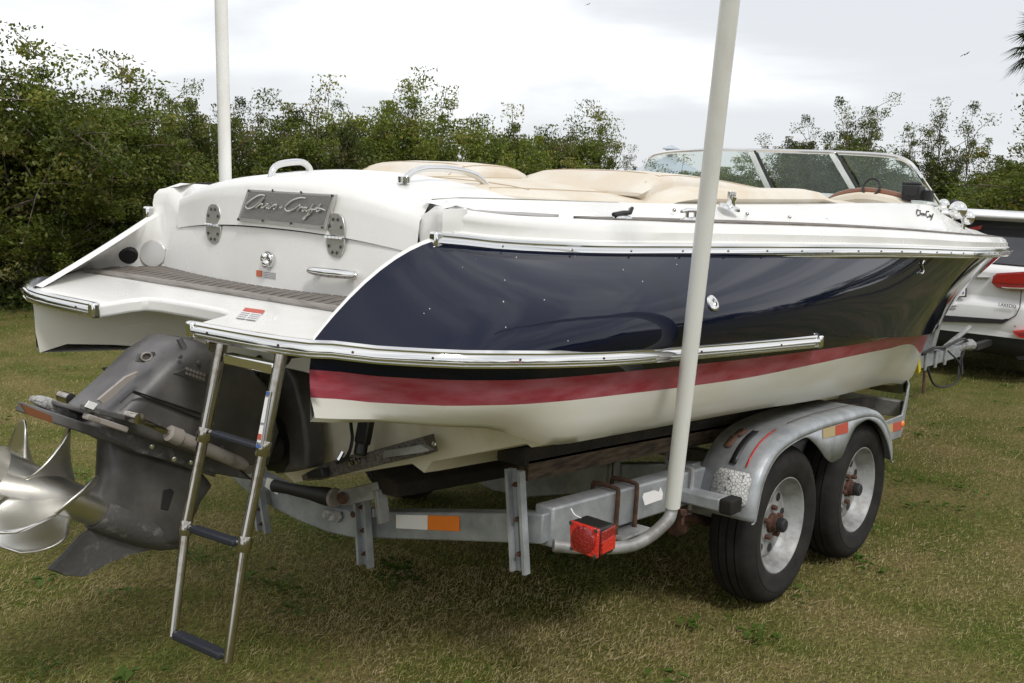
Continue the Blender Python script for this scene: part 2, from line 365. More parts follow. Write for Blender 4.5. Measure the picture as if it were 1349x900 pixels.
# pods: aft faces and undersides either side of the drive
hull.cur = 2
def pod(sgn):
    e0 = [rD[0], rC[0], rB[0], rA[0]]
    top = [Vector((x, y*sgn, 1.268)) for x, y in ((2.02, .76), (2.07, .70), (2.20, .60), (2.32, .50), (2.42, .38), (2.46, .2), (2.46, 0))]
    bt = [Vector((x, y*sgn, z)) for x, y, z in ((2.07, .68, zA(2.07)), (2.11, .68, 1.092), (2.23, .585, 1.092), (2.35, .49, 1.085), (2.44, .37, 1.08), (2.475, .2, 1.08), (2.475, 0, 1.08))]
    mid = [a.lerp(b, .85)+Vector((-.012, .0, 0)) for a, b in zip(top, bt)]
    m1 = [a.lerp(b, .40) for a, b in zip(top, bt)]; m2 = [a.lerp(b, .7) for a, b in zip(top, bt)]
    for rw, ev in ((top, e0[0]), (m1, e0[1]), (m2, e0[2]), (bt, e0[3])): rw[0] = Vector((ev.x, abs(ev.y)*sgn, ev.z))
    hull.grid([top, m1, m2, bt])
    ua = [Vector((p.x, p.y*-sgn, p.z)) for p in rA if p.x < 2.86]
    ins = [Vector((min(2.75, 2.42+.33*j/(len(ua)-1)), sgn*.40, 1.087)) for j in range(len(ua))]
    hull.grid([ua, ins]); hull.grid([ins, [Vector((2.75, sgn*.3*(1-j/(len(ua)-1)), 1.085)) for j in range(len(ua))]])
pod(1); pod(-1)
hull_o = hull.build('hull', [M['navy'], M['red'], M['hullwhite'], M['cream']], boat, angle=38)

# chrome stem band
sb = MB()
stem = [r[-1] for r in side_rows]+[rC[-1], rB[-1]]
stem = [Vector((p.x, 0, p.z)) for p in stem]
G = []
for j, (wd, dx) in enumerate(((.075, -.06), (.07, .0), (.045, .032), (0, .045), (-.045, .032), (-.07, .0), (-.075, -.06))):
    G.append([Vector((p.x+dx, wd*(1-.35*i/len(stem)), p.z-.01)) for i, p in enumerate(stem[:-1])])
sb.grid(G); sb.build('stem_band', M['chrome'], boat, solid=.004)
# ---- ridge of the swept quarter and the platform
ridge = [r[0] for r in side_rows][::-1]          # from rail corner up to the deck (starboard)
PZ = lambda x: 1.288+.13*(x-2.0)
plat = MB()
edge = [(1.985, -.27), (1.99, -.45), (2.0, -.62), (2.02, -.76)]
outl = [(1.985, .27), (1.99, .45), (2.0, .62), (2.02, .76)]
cutc = [(2.008, .265), (2.05, .258), (2.10, .25), (2.14, .225), (2.155, .16), (2.16, 0), (2.155, -.16), (2.14, -.225), (2.10, -.25), (2.05, -.258), (2.008, -.265)]
loop = outl[::-1]+cutc+edge
ridx = [(p.x, p.y) for p in ridge]
back = [(2.15, -.88), (2.35, -.99), (2.5, -1.0), (2.68, -.95), (2.68, .95), (2.5, 1.0), (2.35, .99), (2.15, .88)]
poly = loop+back
top = [Vector((x, y, PZ(x)-.004*0)) for x, y in poly]; bt = [Vector((x, y, PZ(x)-.05)) for x, y in poly]
rim = [Vector((x+(.008 if x < 2.25 else 0), y, PZ(x)+.0)) for x, y in poly]
plat.prism(bt, (0, 0, .05))
plat.build('swim_platform', M['gel'], boat, bevel=.012, seg=3)
# teak inlay: border boards and fore-and-aft slats
xf = 2.312
def wallx(y): return 2.47+.16*y*y
tz = lambda x: PZ(x)+.002
def board(pts, m, name='slat', th=.005):
    b = MB(); b.prism([Vector((x, y, tz(x))) for x, y in pts], (0, 0, th)); return b.build(name, m, teak, flat=True)
teak = MB().prism([Vector((x, y, PZ(x)+.0005)) for x, y in [(xf+.02, .90), (xf+.02, -.86), (2.55, -.76), (wallx(.7)-.01, -.70), (wallx(.35)-.01, -.35), (wallx(0)-.01, 0), (wallx(.35)-.01, .35), (wallx(.7)-.01, .72), (2.55, .80)]], (0, 0, .0025)).build('teak_pad', M['caulk'], boat, flat=True)
for a, b in ((.925, .36), (.358, -.20), (-.202, -.52), (-.522, -.90)):
    board([(xf, a), (xf, b), (xf+.045, b), (xf+.045, a)], M['teakp'], 'border_board', .0065)
y = .885; k = 0
while y > -.86:
    w = .038; xb = wallx(y)-.012
    ys = y-w
    if abs(y) > .70: xb = min(xb, 2.57-(abs(y)-.70)*.75)
    if xb > xf+.06: board([(xf+.049, y), (xf+.049, ys), (wallx(ys)-.014 if y <= .72 else xb, ys), (xb, y)], M['teak'])
    y -= w+.009
zH = smooth([(2.46, 1.665), (2.7, 1.695), (3.5, 1.700), (4.6, 1.722), (5.6, 1.745), (6.3, 1.755), (6.75, 1.705), (7.5, 1.64), (7.9, 1.61), (9, 1.575), (10, 1.52), (10.95, 1.44)])
def wallp(y, t, off=0):
    """point on the hatch wall, t 0 at the platform and 1 at its top edge"""
    x = wallx(y)+.025*t; zt = 1.712-.10*(abs(y)/.7)**2.2; zb = PZ(wallx(y))
    return Vector((x-off, y, zb+(zt-zb)*t))
# ---- wings (inside faces of the swept quarters) and hatch wall
for sg in (-1, 1):
    wing = MB()
    o1 = [Vector((p.x, p.y*(-sg), p.z)) for p in (ridge if sg < 0 else [r[0] for r in port_rows][::-1])]           # navy edge
    k = len(o1)-1
    P_ = lambda L_: [Vector((x, sg*y, z)) for x, y, z in L_]
    crest = [Vector((p.x+.010, p.y-sg*.010, p.z+.012)) for p in o1]+P_([(2.532, .752, 1.605), (2.535, .745, 1.640), (2.55, .730, 1.664)])
    lip = [Vector((p.x+.028, p.y-sg*.026, p.z+.006)) for p in o1]+P_([(2.545, .725, 1.605), (2.55, .715, 1.640), (2.565, .695, 1.668)])
    foot = []
    for i, p in enumerate(o1):
        t = i/k; x = 2.13+.405*t; foot.append(Vector((x, sg*interp(t, [(0, .80), (.3, .93), (.5, .97), (.75, .88), (1, .705)]), PZ(x)+.001)))
    foot += [wallp(sg*.675, .35), wallp(sg*.645, .70), wallp(sg*.628, .97)]
    midr = [a.lerp(b, .5)+Vector((0, sg*.004, 0)) for a, b in zip(lip, foot)]
    o2 = o1+P_([(2.522, .768, 1.605), (2.525, .763, 1.638), (2.54, .752, 1.660)])
    wing.grid([o2, crest, lip, midr, foot])
    e_ = [o2[-1], crest[-1], lip[-1], midr[-1], foot[-1]]
    hp = o2[len(o1)-1:]; wing.grid([hp, [Vector((2.585, sg*.779, p.z+.004)) for p in hp], [Vector((2.62, sg*.78, p.z)) for p in hp]])
    wing.grid([e_, [p+Vector((.03, 0, .006)) for p in e_[:-1]]+[e_[-1]+Vector((.035, -sg*.05, .0))], [Vector((2.64, sg*y, zH(2.64)-.004)) for y in (.76, .74, .70, .66, .55)]])
    wingo = wing.build('quarter_wing', M['gel'], boat, angle=75)
ys = [.63-1.26*i/24 for i in range(25)]
lw = MB(); lw.grid([[wallp(y, t)+Vector((0, y*.15*(1-t), 0)) for y in ys] for t in (0, .2, .4, .56)]); lw.build('stern_wall', M['gel'], boat)
hd = MB(); ys2 = [.625-1.27*i/24 for i in range(25)]
def crown(x, y):
    zt = wallp(y, 1).z; return zt+.048*(1-(y/.95)**2)*min(1, max(0, (x-2.45)/.4))*(1 if x < 3.0 else max(0, 1-(x-3.0)/.3))+.012*min(1, (x-2.48)/.1)
G = [[wallp(y, t, .012) for y in ys2] for t in (.575, .7, .85, .95)]+[[wallp(y, 1, .0)+Vector((0, 0, .004)) for y in ys2]]
hd.grid(G)
def decky(x): return max(.3, bE(x)-.24)
G2 = [[wallp(y, 1, .0)+Vector((0, 0, .004)) for y in ys2]]
for i in range(1, 11):
    x = 2.5+.95*i/10; kx = (bE(max(x, 2.46))-.285*(.40+.60*((x-2.46)/1.04))+.006)/.645; G2.append([Vector((max(x, wallx(y)+.03+.02*i), y*(kx if i > 1 else 1+(kx-1)*i*.5), max(crown(x, y), 0) if abs(y) < .6 else crown(x, y)*(1-(abs(y)-.6)/.045)+(zH(x)+.002)*((abs(y)-.6)/.045) if abs(y) < .645 else zH(x)+.002)) for y in ys2])
hd.grid(G2); hatch = hd.build('engine_hatch', M['gel'], boat, angle=50)
gp = MB(); gp.grid([[wallp(y, t, .002) for y in ys] for t in (.562, .574)]); gp.build('hatch_gap', M['black'], boat)

# ---- deck: gunwale cap, side deck, coaming
def xs_from(x0, x1, n): return [x0+(x1-x0)*i/n for i in range(n+1)]
XD = xs_from(2.565, 10.95, 80)
zF = lambda x: zE(x)+(.080 if x < 9 else .080-.03*(x-9)/2.25)
def dk(x, k):
    b = max(bE(x), .05); s = 1 if x < 9.5 else max(.2, 1-(x-9.5)/2.2)
    if x < 3.5: s = .40+.60*((x-2.46)/1.04)
    return {0: Vector((x, -b+.004, zE(x)+.012)), 1: Vector((x, -b+.000, zE(x)+.03)), 2: Vector((x, -b+.012, zE(x)+.036)), 3: Vector((x, -b+.014, zF(x)-.016)), 4: Vector((x, -b+.022*s, zF(x)-.012)), 5: Vector((x, -b+.03*s, zF(x)+.006)), 6: Vector((x, -b+.06*s, zF(x)+.022)),
            7: Vector((x, -b+.13*s, zF(x)+.027)), 8: Vector((x, -b+.19*s, (zF(x)+.027)*.65+zH(x)*.35)), 9: Vector((x, -b+.245*s, zH(x)-.006)), 10: Vector((x, -b+.285*s, zH(x)))}[k]
dm = MB(); rows = [[dk(x, k) for x in XD] for k in range(11)]
dm.grid(rows); dm.grid(mir(rows))
# end caps at the stern
for g in ([r[0] for r in rows], [r[0] for r in mir(rows)]):
    c = sum(g, Vector())/len(g); inner = [Vector((2.56, p.y*.95+.0, p.z)) for p in g]
    pass
# aft corner deck between coaming and hatch
for sg in (1, -1):
    pass
# foredeck crown
XF = xs_from(6.9, 10.95, 40)
fd = []
for j in range(11):
    t = j/10*2-1; r = []
    for x in XF:
        e = dk(x, 10); c = smooth([(6.9, .02), (8, .035), (9.5, .03), (10.95, .0)])(x); r.append(Vector((x, e.y*t, e.z+c*(1-t*t))))
    fd.append(r)
dm.grid(fd)
# bow nose cap
nose = []
for k in (0, 2, 4, 6, 8, 10):
    z = dk(10.95, k).z; y0 = dk(10.95, k).y; nose.append([Vector((10.95+.30*(1-.12*k/2*.7)*cos(a), y0*-sin(a) if False else y0*sin(a)*-1, z-.02*cos(a))) for a in [pi/2*i/6*1 - 0 for i in range(-6, 7)]])
dm.grid(nose); dm.add(nose[-1], [tuple(range(len(nose[-1])))])
deck = dm.build('deck', M['gel'], boat, angle=50)
# cockpit liner and sole
cl = MB()
XC = xs_from(3.3, 6.9, 24)
for sg in (1, -1): cl.grid([[Vector((x, sg*(bE(x)-.285), zH(x)-.001)) for x in XC], [Vector((x, sg*(bE(x)-.31), 1.2)) for x in XC], [Vector((x, sg*(bE(x)-.34), .95)) for x in XC]])
cl.grid([[Vector((x, -(bE(x)-.34), .95)) for x in XC], [Vector((x, (bE(x)-.34), .95)) for x in XC]])
for x in (3.3, 6.9): cl.grid([[Vector((x, -(bE(x)-.3), .95)), Vector((x, (bE(x)-.3), .95))], [Vector((x, -(bE(x)-.3), 1.69)), Vector((x, (bE(x)-.3), 1.69))]])
cl.build('cockpit_liner', M['gel'], boat)
# non-skid side deck strip
for sg in (-1,):
    b = MB(); X = xs_from(3.02, 10.6, 60)
    def strip(x, a, h): s = 1 if x < 9.5 else max(.2, 1-(x-9.5)/2.2); e = min(1, (x-3.02)/.25); return Vector((x, sg*(bE(x)-(.055+(a)*(.075*e))*s), zF(x)+.0225+.006*a+h))
    b.grid([[strip(x, a, h) for x in X] for a, h in ((0, -.004), (0, .003), (1, .003), (1, -.004))]); b.build('side_deck_pad', M['teak'], boat)
    b = MB(); X = xs_from(2.62, 2.98, 8)
    b.grid([[Vector((x, -(bE(x)-.075-.03*a*sin(pi*i/8)), zF(x)+.028+.004*a)) for i, x in enumerate(X)] for a in (-1, 1)]); b.build('quarter_pad', M['stickgrey'], boat, solid=.003)

# ---- rub rails
def rail(name, path, label=None, r0=.023):
    """three-ribbed stainless rub rail swept along path [(point, outward)]"""
    prof = [(-.004, .034), (.010, .034), (.019, .024), (.019, .017), (.027, .014), (.033, .005), (.034, -.006), (.027, -.013), (.019, -.015), (.019, -.021), (.027, -.026), (.025, -.033), (-.004, -.034)]
    G = [[p+o*a*r0/.03+Vector((0, 0, b*r0/.03)) for a, b in prof] for p, o in path]
    b = MB(); b.rings(G, cap=True, closed=True); return b.build(name, M['chrome'], boat, angle=30)
def outward(pts, ref):
    o = []
    for i, p in enumerate(pts):
        t = (pts[min(i+1, len(pts)-1)]-pts[max(i-1, 0)]); t.z = 0; t.normalize(); n = Vector((t.y, -t.x, 0))
        if n.dot(p-ref) < 0: n = -n
        o.append((p, n))
    return o
ref = Vector((6, 0, 1.4))
up_ = [Vector((x, -bE(x), zE(x))) for x in xs_from(2.50, 10.9, 90)]+[Vector((x, -bE(x), zE(x))) for x in (11.05, 11.15, 11.22)]
full = up_+[Vector((11.262, 0, zE(11.25)))]+[Vector((p.x, -p.y, p.z)) for p in up_[::-1]]
ur = rail('upper_rub_rail', outward(full, ref))
lowp = [Vector((1.985, -.27, 1.268)), Vector((1.987, -.36, 1.268)), Vector((1.99, -.45, 1.268)), Vector((1.995, -.55, 1.268)), Vector((2.003, -.66, 1.269)), Vector((2.022, -.755, 1.27))]
lowp += [Vector((x, -bD(x), min(zD(x), 1.275))) for x in (2.045, 2.07, 2.1, 2.14, 2.19, 2.25, 2.32, 2.4, 2.5, 2.6, 2.75, 2.9, 3.1, 3.3, 3.5, 3.7, 3.9, 4.1, 4.27)]
for sg, nm in ((1, 'lower_rub_rail'), (-1, 'lower_rub_rail')):
    r = rail(nm, outward([Vector((p.x, p.y*sg, p.z)) for p in lowp], Vector((3.2, 0, 1.2))), r0=.022)
    for p, o in ((lowp[0], Vector((-1, 0, 0))), (lowp[-1], Vector((0, -1, 0)))):
        q = Vector((p.x, p.y*sg, p.z)); o = Vector((o.x, o.y*sg, 0)); t = Vector((-o.y, o.x, 0))
        c = MB(); c.box(q+o*.010, (.030, .036, .052)); c.build('rail_end_cap', M['chrome'], r, bevel=.008)
    sc_ = MB()
    for i, (p, o) in enumerate(outward([Vector((p.x, p.y*sg, p.z)) for p in lowp], Vector((3.2, 0, 1.2)))):
        if i % 3 == 1: sc_.ell(p+o*.0245+Vector((0, 0, .002)), .004, .004, .004, 8, 4)
    sc_.build('rail_screw', M['rust'], r)
sc_ = MB()
for x in xs_from(2.7, 10.5, 32): sc_.ell((x, -bE(x)-.026, zE(x)+.003), .0045, .0045, .0045, 8, 4)
tag(sc_.build('rail_screw', M['steel'], ur), kind='stuff')
for sg in (-1, 1): c = MB(); c.box((2.50, sg*(bE(2.5)+.008), zE(2.5)), (.036, .034, .056)); c.build('rail_end_cap', M['chrome'], ur, bevel=.008)

# ---- nameplate on the hatch
PX = wallx(0)+.025*.72-.017
def on_plate(u, v, off=0): return UP(u, v, (PX-off, 0, 1.6), (1, .02, -.06))
def quadpx(pts, off): return [on_plate(u, v, off) for u, v in pts]
nb = MB(); nb.prism(quadpx([(326, 249), (441.5, 256), (428, 302.5), (312, 291)], .004), (.014, 0, 0)); npl = nb.build('nameplate', M['plateframe'], boat, bevel=.002)
nb = MB(); nb.prism(quadpx([(328.5, 252), (437, 259), (425, 297), (316.5, 286.5)], .0055), (.003, 0, 0)); nb.build('plate_field', M['plate'], npl, flat=True)
# script strokes, traced in the plate's own plane
K = 7.494; cpx = lambda x, y: (300+x/K, 220+y/K)
strokes = [[(368, 286), (340, 276), (300, 284), (240, 320), (195, 358), (178, 385), (185, 405), (210, 412), (250, 398), (300, 360), (352, 306), (330, 345), (278, 404), (300, 385), (330, 366), (345, 368), (332, 398), (345, 402), (372, 385)],
 [(372, 385), (392, 366), (398, 372), (380, 400), (392, 404), (418, 380), (398, 406), (412, 410), (440, 388)], [(402, 362), (404, 360)], [(428, 352), (431, 350)],
 [(440, 388), (470, 372), (482, 375), (476, 395), (466, 415), (448, 412)], [(508, 400), (545, 396)], [(532, 376), (522, 412)],
 [(772, 310), (740, 304), (700, 308), (640, 330), (590, 368), (566, 400), (575, 428), (605, 436), (650, 418), (700, 385), (712, 372)],
 [(700, 385), (715, 382), (704, 408), (686, 432), (712, 408), (735, 396), (745, 402)], [(778, 402), (755, 402), (738, 424), (740, 436), (758, 430), (785, 402), (772, 432), (785, 436), (808, 418)],
 [(845, 366), (825, 400), (795, 455), (768, 500), (748, 516), (742, 508), (765, 490), (800, 472), (822, 450), (834, 430)], [(808, 418), (840, 420), (880, 418)],
 [(922, 366), (900, 392), (876, 432), (890, 438), (915, 425)], [(868, 404), (920, 412), (965, 430)]]
for st in strokes:
    b = MB(); pts = [on_plate(*cpx(x, y), .011) for x, y in st]
    if len(pts) > 2: pts = crv(pts, 4)
    n = len(pts); b.tube(pts, [0.0027*(1 if 0 < i < n-1 else .5) for i in range(n)], 6); b.build('script_letter', M['plateframe'], npl)
for u, v in ((326.5, 250.5), (360, 250), (397.5, 252.5), (438, 257), (425, 300.5), (384, 295), (346.5, 291.5), (312.5, 289.5)):
    b = MB(); q = on_plate(u+(1 if u < 330 else -1), v+.8 if v < 270 else v-.8, .007); b.ell(q, .003, .0045, .0045, 8, 4); b.build('plate_screw', M['caulk'], npl)
# ---- hinges, latch, handle, labels on the wall
def hinge(y):
    x = wallp(y, .56).x-.014; z = wallp(y, .567).z; c = Vector((x, y, z)); sgn = 1
    b = MB()
    for s in (1, -1):
        h = .078 if s > 0 else .066; w = .044
        pl = [Vector((x, y-w, z+s*.004)), Vector((x, y-w, z+s*h*.45)), Vector((x, y-w*.72, z+s*h*.85)), Vector((x, y-w*.3, z+s*h)), Vector((x, y+w*.3, z+s*h)), Vector((x, y+w*.72, z+s*h*.85)), Vector((x, y+w, z+s*h*.45)), Vector((x, y+w, z+s*.004))]
        b.prism(pl, (.006, 0, 0))
    ho = b.build('hinge', M['plateframe'], boat, bevel=.0015)
    b = MB()
    for k in range(5): b.cyl((x-.004, y-.042+.0172*k, z), (x-.004, y-.042+.0172*k+.0155, z), .0065, 10)
    b.build('hinge_barrel', M['chrome'], ho)
    for dy, dz in ((-.028, .034), (-.011, .058), (.011, .058), (.028, .034), (-.028, -.030), (-.011, -.050), (.011, -.050), (.028, -.030)):
        b = MB(); b.ell((x-.002, y+dy, z+dz), .003, .0052, .0062, 8, 4); b.build('hinge_screw', M['caulk'], ho)
hinge(.333); hinge(-.325)
def onwall(u, v, off=.0): # pixel on the hatch wall
    y = 0
    for _ in range(30):
        p = U(u, v, x=wallx(y)+.003-off); y = p.y
    return p
q = onwall(353, 342, .006); b = MB(); b.lathe(q, (-1, 0, 0), [(0, .030), (.006, .030), (.012, .026), (.013, .018), (.006, .016)], 24); lt = b.build('lift_latch', M['chrome'], boat)
b = MB(); b.ell(q+Vector((-.012, .002, .008)), .012, .013, .018); b.ell(q+Vector((-.014, -.004, -.014)), .010, .016, .016); b.build('latch_ring', M['chrome'], lt)
a = onwall(405, 356, .03); c = onwall(470, 363, .03); b = MB(); pts = [a.lerp(c, t)+Vector((-.012*sin(pi*t), 0, 0)) for t in (0, .05, .2, .5, .8, .95, 1)]
b.tube(pts, [.005, .012, .015, .016, .015, .012, .005], 12); b.cyl(a.lerp(c, .15), a.lerp(c, .15)+Vector((.04, 0, 0)), .012); b.cyl(a.lerp(c, .85), a.lerp(c, .85)+Vector((.04, 0, 0)), .012); b.build('pull_handle', M['chrome'], boat)
def sticker(px, mname, name, parent=None, off=.0015, fn=onwall, th=(.001, 0, 0)):
    b = MB(); b.prism([fn(u, v, off) for u, v in px], th); return b.build(name, M[mname], parent or boat, flat=True)
st = sticker([(337, 355), (364, 358), (364, 368.5), (337, 364.5)], 'whitep', 'warning_label')
sticker([(337.5, 355.8), (345, 356.7), (345, 365), (337.5, 364)], 'stickor', 'label_print', st, .003)
for k in range(4): sticker([(346.5, 358+k*2.2), (363, 360+k*2.2), (363, 360.9+k*2.2), (346.5, 358.9+k*2.2)], 'stickgrey', 'label_print', st, .003)
def onplat(u, v, off=0): return UP(u, v, (2.0, 0, PZ(2.0)+off), (-.13, 0, 1))
st = sticker([(323, 405.5), (349, 409), (337, 423), (311, 419)], 'whitep', 'platform_label', off=.001, fn=onplat, th=(0, 0, .0008))
sticker([(323, 405.5), (349, 409), (345.5, 413.5), (319.5, 409.8)], 'stickred', 'label_print', st, .0024, onplat, (0, 0, .0008))
for k in range(4):
    for (x0, x1) in ((0, .44), (.5, .97)):
        f = lambda t, r: (318-2.2*r+(344-318)*t, 411.3+2.3*r+3.7*t)
        sticker([f(x0, k), f(x1, k), (f(x1, k)[0]-.6, f(x1, k)[1]+1.0), (f(x0, k)[0]-.6, f(x0, k)[1]+1.0)], 'stickgrey', 'label_print', st, .0024, onplat, (0, 0, .0008))
# caps on the port wing
def onwing(u, v):
    d = Vector(_fw + (u-674.5)/FPX*_r - (v-450)/FPX*_u).normalized(); t = BVHTree.FromPolygons([q.co.copy() for q in wingo.data.vertices], [tuple(p.vertices) for p in wingo.data.polygons]); h = t.ray_cast(Vector(CAM)-ORG[wingo], d); global wn; wn = h[1] if h[1].dot(d) < 0 else -h[1]; return h[0]+ORG[wingo]
q = onwing(202.5, 334.5); b = MB(); b.lathe(q, wn, [(0, .056), (.008, .056), (.014, .050), (.017, 0)], 28); fc = b.build('fuel_cap', M['plateframe'], boat)
q = onwing(170, 335.5); b = MB(); b.lathe(q, wn, [(0, .038), (.01, .038), (.016, .032), (.014, .0)], 24); b.box(q+wn*.012+Vector((0, 0, .034)), (.03, .02, .012)); b.build('socket_cap', M['black'], boat)
# ---- grab rails
def grab(y, u0, u1, dy=0):
    z0 = crown(2.74, y)-.02; z1 = crown(3.17, y)-.01
    P = crv([U(u, v, y=y) for u, v in ((532, 240), (540, 229), (554, 223), (572, 221.5), (596, 223), (620, 228.5), (634, 237), (646, 250))], 5)
    b = MB(); b.tube(P, .0120, 12); g = b.build('grab_rail', M['chrome'], boat)
    for p in (P[0], P[-1]): b = MB(); b.cyl(p+Vector((0, 0, -.002)), p+Vector((0, 0, .018)), .022); b.build('rail_foot', M['chrome'], g)
grab(-.40, 0, 0); 
def grab2():
    a = Vector((2.50, .15, 0)); 
    p0 = U(356, 233, x=2.56); p1 = U(411, 229, x=2.80); d = p1-p0; h = Vector((0, 0, .046))
    P = crv([p0-Vector((0, 0, .02)), p0+d*.06+h*.5, p0+d*.2+h*.9, p0+d*.5+h*1.02, p0+d*.76+h*.95, p0+d*.92+h*.5, p1-Vector((0, 0, .02))], 5)
    b = MB(); b.tube(P, .0120, 12); b.build('grab_rail', M['chrome'], boat)
grab2()
# ---- sun pads and seats
def cushion(name, outline, z0, h, m, crownz=.02, n=5):
    """soft pad: outline list of (x, y), rounded edge"""
    c = Vector((sum(p[0] for p in outline)/len(outline), sum(p[1] for p in outline)/len(outline), 0)); P = [Vector((p.x, p.y, 0)) for p in crv([(x, y, 0) for x, y in outline]+[(outline[0][0], outline[0][1], 0)], 5)[:-1]]
    zf = z0 if callable(z0) else (lambda x, y: z0); G = []
    for s, dz in ((.97, 0), (1.0, .25), (1.0, .62), (.965, .88), (.9, 1.0)): G.append([Vector((c.x+(p.x-c.x)*s, c.y+(p.y-c.y)*s, zf(p.x, p.y)+h*dz)) for p in P])
    for s in (.6, .25, .02): G.append([Vector((c.x+(p.x-c.x)*s, c.y+(p.y-c.y)*s, zf(c.x+(p.x-c.x)*s, c.y+(p.y-c.y)*s)+h+crownz*(1-s))) for p in P])
    b = MB(); b.rings(G, cap=True); return b.build(name, m, boat, angle=60)
def roundrect(x0, x1, y0, y1, r=.06): return [(x0+r, y0), ((x0+x1)/2, y0), (x1-r, y0), (x1, y0+r), (x1, (y0+y1)/2), (x1, y1-r), (x1-r, y1), ((x0+x1)/2, y1), (x0+r, y1), (x0, y1-r), (x0, (y0+y1)/2), (x0, y0+r)]
cushion('sun_pad', [(3.02, -.58), (3.0, 0), (3.02, .58), (3.5, .70), (4.1, .74), (4.75, .76), (4.8, .3), (4.8, -.3), (4.75, -.78), (4.1, -.76), (3.45, -.70)], lambda x, y: 1.695-.04*(y/.75)**2+.0*x, .060, M['creamv'], .02)
def head(y0, y1, nm, xa, xb):
    P = crv([(xa+(xb-xa)*t, y0, z) for t, z in (((0, 1.735), (.08, 1.77), (.2, 1.785), (.4, 1.778), (.65, 1.757), (.92, 1.727), (1, 1.69)) if xb > 4.5 else ((0, 1.735), (.15, 1.765), (.35, 1.785), (.65, 1.790), (.88, 1.78), (.97, 1.755), (1, 1.72)))], 5)
    G = []
    for i, p in enumerate(P):
        t = i/(len(P)-1); th = .045*min(1, t*5+.1, (1-t)*5+.15); w0, w1 = y0, y1; nrm = Vector((0, 0, 1)); G.append([Vector((p.x, w0+(w1-w0)*a, p.z+th*b)) for a, b in ((.03, -2.2), (0, 0), (.02, .5), (.10, .85), (.3, 1), (.7, 1), (.9, .85), (.98, .5), (1, 0), (.97, -2.2))])
    b = MB(); b.rings(G); return b.build(nm, M['tan'], boat, angle=60)
head(.06, .66, 'headrest_pad', 3.45, 4.02); head(-.72, -.04, 'headrest_pad', 3.72, 5.3)
cushion('seat_back', roundrect(5.05, 5.25, -.82, .82, .05), 1.45, .33, M['tan'])
cushion('helm_seat', roundrect(5.75, 6.05, -.70, -.25, .07), 1.45, .29, M['creamv'])
cushion('helm_seat', roundrect(5.75, 6.05, .25, .70, .07), 1.45, .28, M['creamv'])
M['piping'] = mat('darker_tan_piping', (.42, .33, .22), .6)
def seam(pts, ob, r=.0035):
    q = []
    for x, y in pts:
        bv = BVHTree.FromPolygons([v.co.copy() for v in ob.data.vertices], [tuple(p.vertices) for p in ob.data.polygons]) if not q else bv
        h = bv.ray_cast(Vector((x, y, 2.5))-ORG[ob], Vector((0, 0, -1)))
        if h[0]: q.append(h[0]+ORG[ob])
    if len(q) > 2: b = MB(); b.tube(q, r, 5); b.build('seam_piping', M['piping'], ob)
for ob in list(boat.children):
    if ob.name.startswith('sun_pad'):
        for y in (-.50, 0, .50): seam([(x, y*(1+.12*sin((x-3)*1.5))) for x in xs_from(3.05, 4.70, 16)], ob)
        seam([(3.22, y) for y in xs_from(-.55, .55, 12)], ob)
    if ob.name.startswith('headrest_pad'):
        o_ = ORG[ob]; x0_, x1_ = (3.5, 3.98) if o_.y > 0 else (3.8, 5.22); ya, yb = (.10, .62) if o_.y > 0 else (-.68, -.08)
        for y in (ya, yb): seam([(x, y) for x in xs_from(x0_, x1_, 12)], ob)
        seam([(x0_+.10, y) for y in xs_from(ya, yb, 8)], ob)
# long coaming bolster (tan with a dark piping line) along the starboard cockpit side
b = MB(); G = []
for x in xs_from(3.72, 5.15, 14):
    y = -(bE(x)-.36); t = (x-3.72)/1.43; z = zH(x)-.01; e = min(1, (1-t)*6+.1, t*8+.1)
    G.append([Vector((x, y-.06, z)), Vector((x, y-.075, z+.03*e)), Vector((x, y-.05, z+.062*e)), Vector((x, y+.03, z+.075*e)), Vector((x, y+.10, z+.06*e)), Vector((x, y+.12, z))])
b.rings(G); b.build('coaming_bolster', M['creamv'], boat, angle=60)
# snaps, cleats, rod tower base
for u, v in ((829, 276), (887, 277), (983, 282), (1039, 286), (1088, 290), (1134, 294), (1171, 296), (1202, 299), (1228, 301), (1248, 304)):
    r = None
    f = lambda x: bE(x)-.18
    r = on_plan(u, v, f, 2.8, 9)
    if r: b = MB(); b.ell((r[0], -f(r[0])-.004, r[1]), .008, .008, .008, 10, 5); b.build('cover_snap', M['steel'], boat)
for u, v, z in ((533, 237, 1.745), (581, 239, 1.74), (712, 253, 1.70), (752, 261, 1.70)):
    b = MB(); p = U(u, v, z=z); b.ell(p, .008, .008, .006, 10, 5); b.build('cover_snap', M['steel'], boat)
def cleat(x, big):
    y = -(bE(x)-.10); z = zF(x)+.028; b = MB(); b.ell((x, y, z), .07 if big else .055, .022, .012); c = b.build('deck_cleat', M['chrome'], boat)
    b = MB(); 
    if big: b.tube([(x-.07, y, z+.03), (x-.03, y, z+.035), (x+.03, y, z+.035), (x+.07, y, z+.03)], [.006, .009, .009, .006], 8); b.cyl((x-.03, y, z), (x-.03, y, z+.034), .008); b.cyl((x+.03, y, z), (x+.03, y, z+.034), .008)
    else: b.tube([(x-.06, y, z+.012), (x, y, z+.018), (x+.045, y, z+.02), (x+.058, y, z+.038)], [.008, .009, .008, .006], 8)
    b.build('cleat_horn', M['chrome'] if big else M['black'], c)
cleat(3.28, False); cleat(3.62, True)
b = MB(); p = Vector((3.98, -(bE(3.98)-.19), zF(3.98)+.075)); b.lathe(p, (0, -.3, 1), [(0, .045), (.01, .042), (.014, .02), (.03, .014), (.05, .016)], 20); ts = b.build('top_socket', M['chrome'], boat)
b = MB(); 
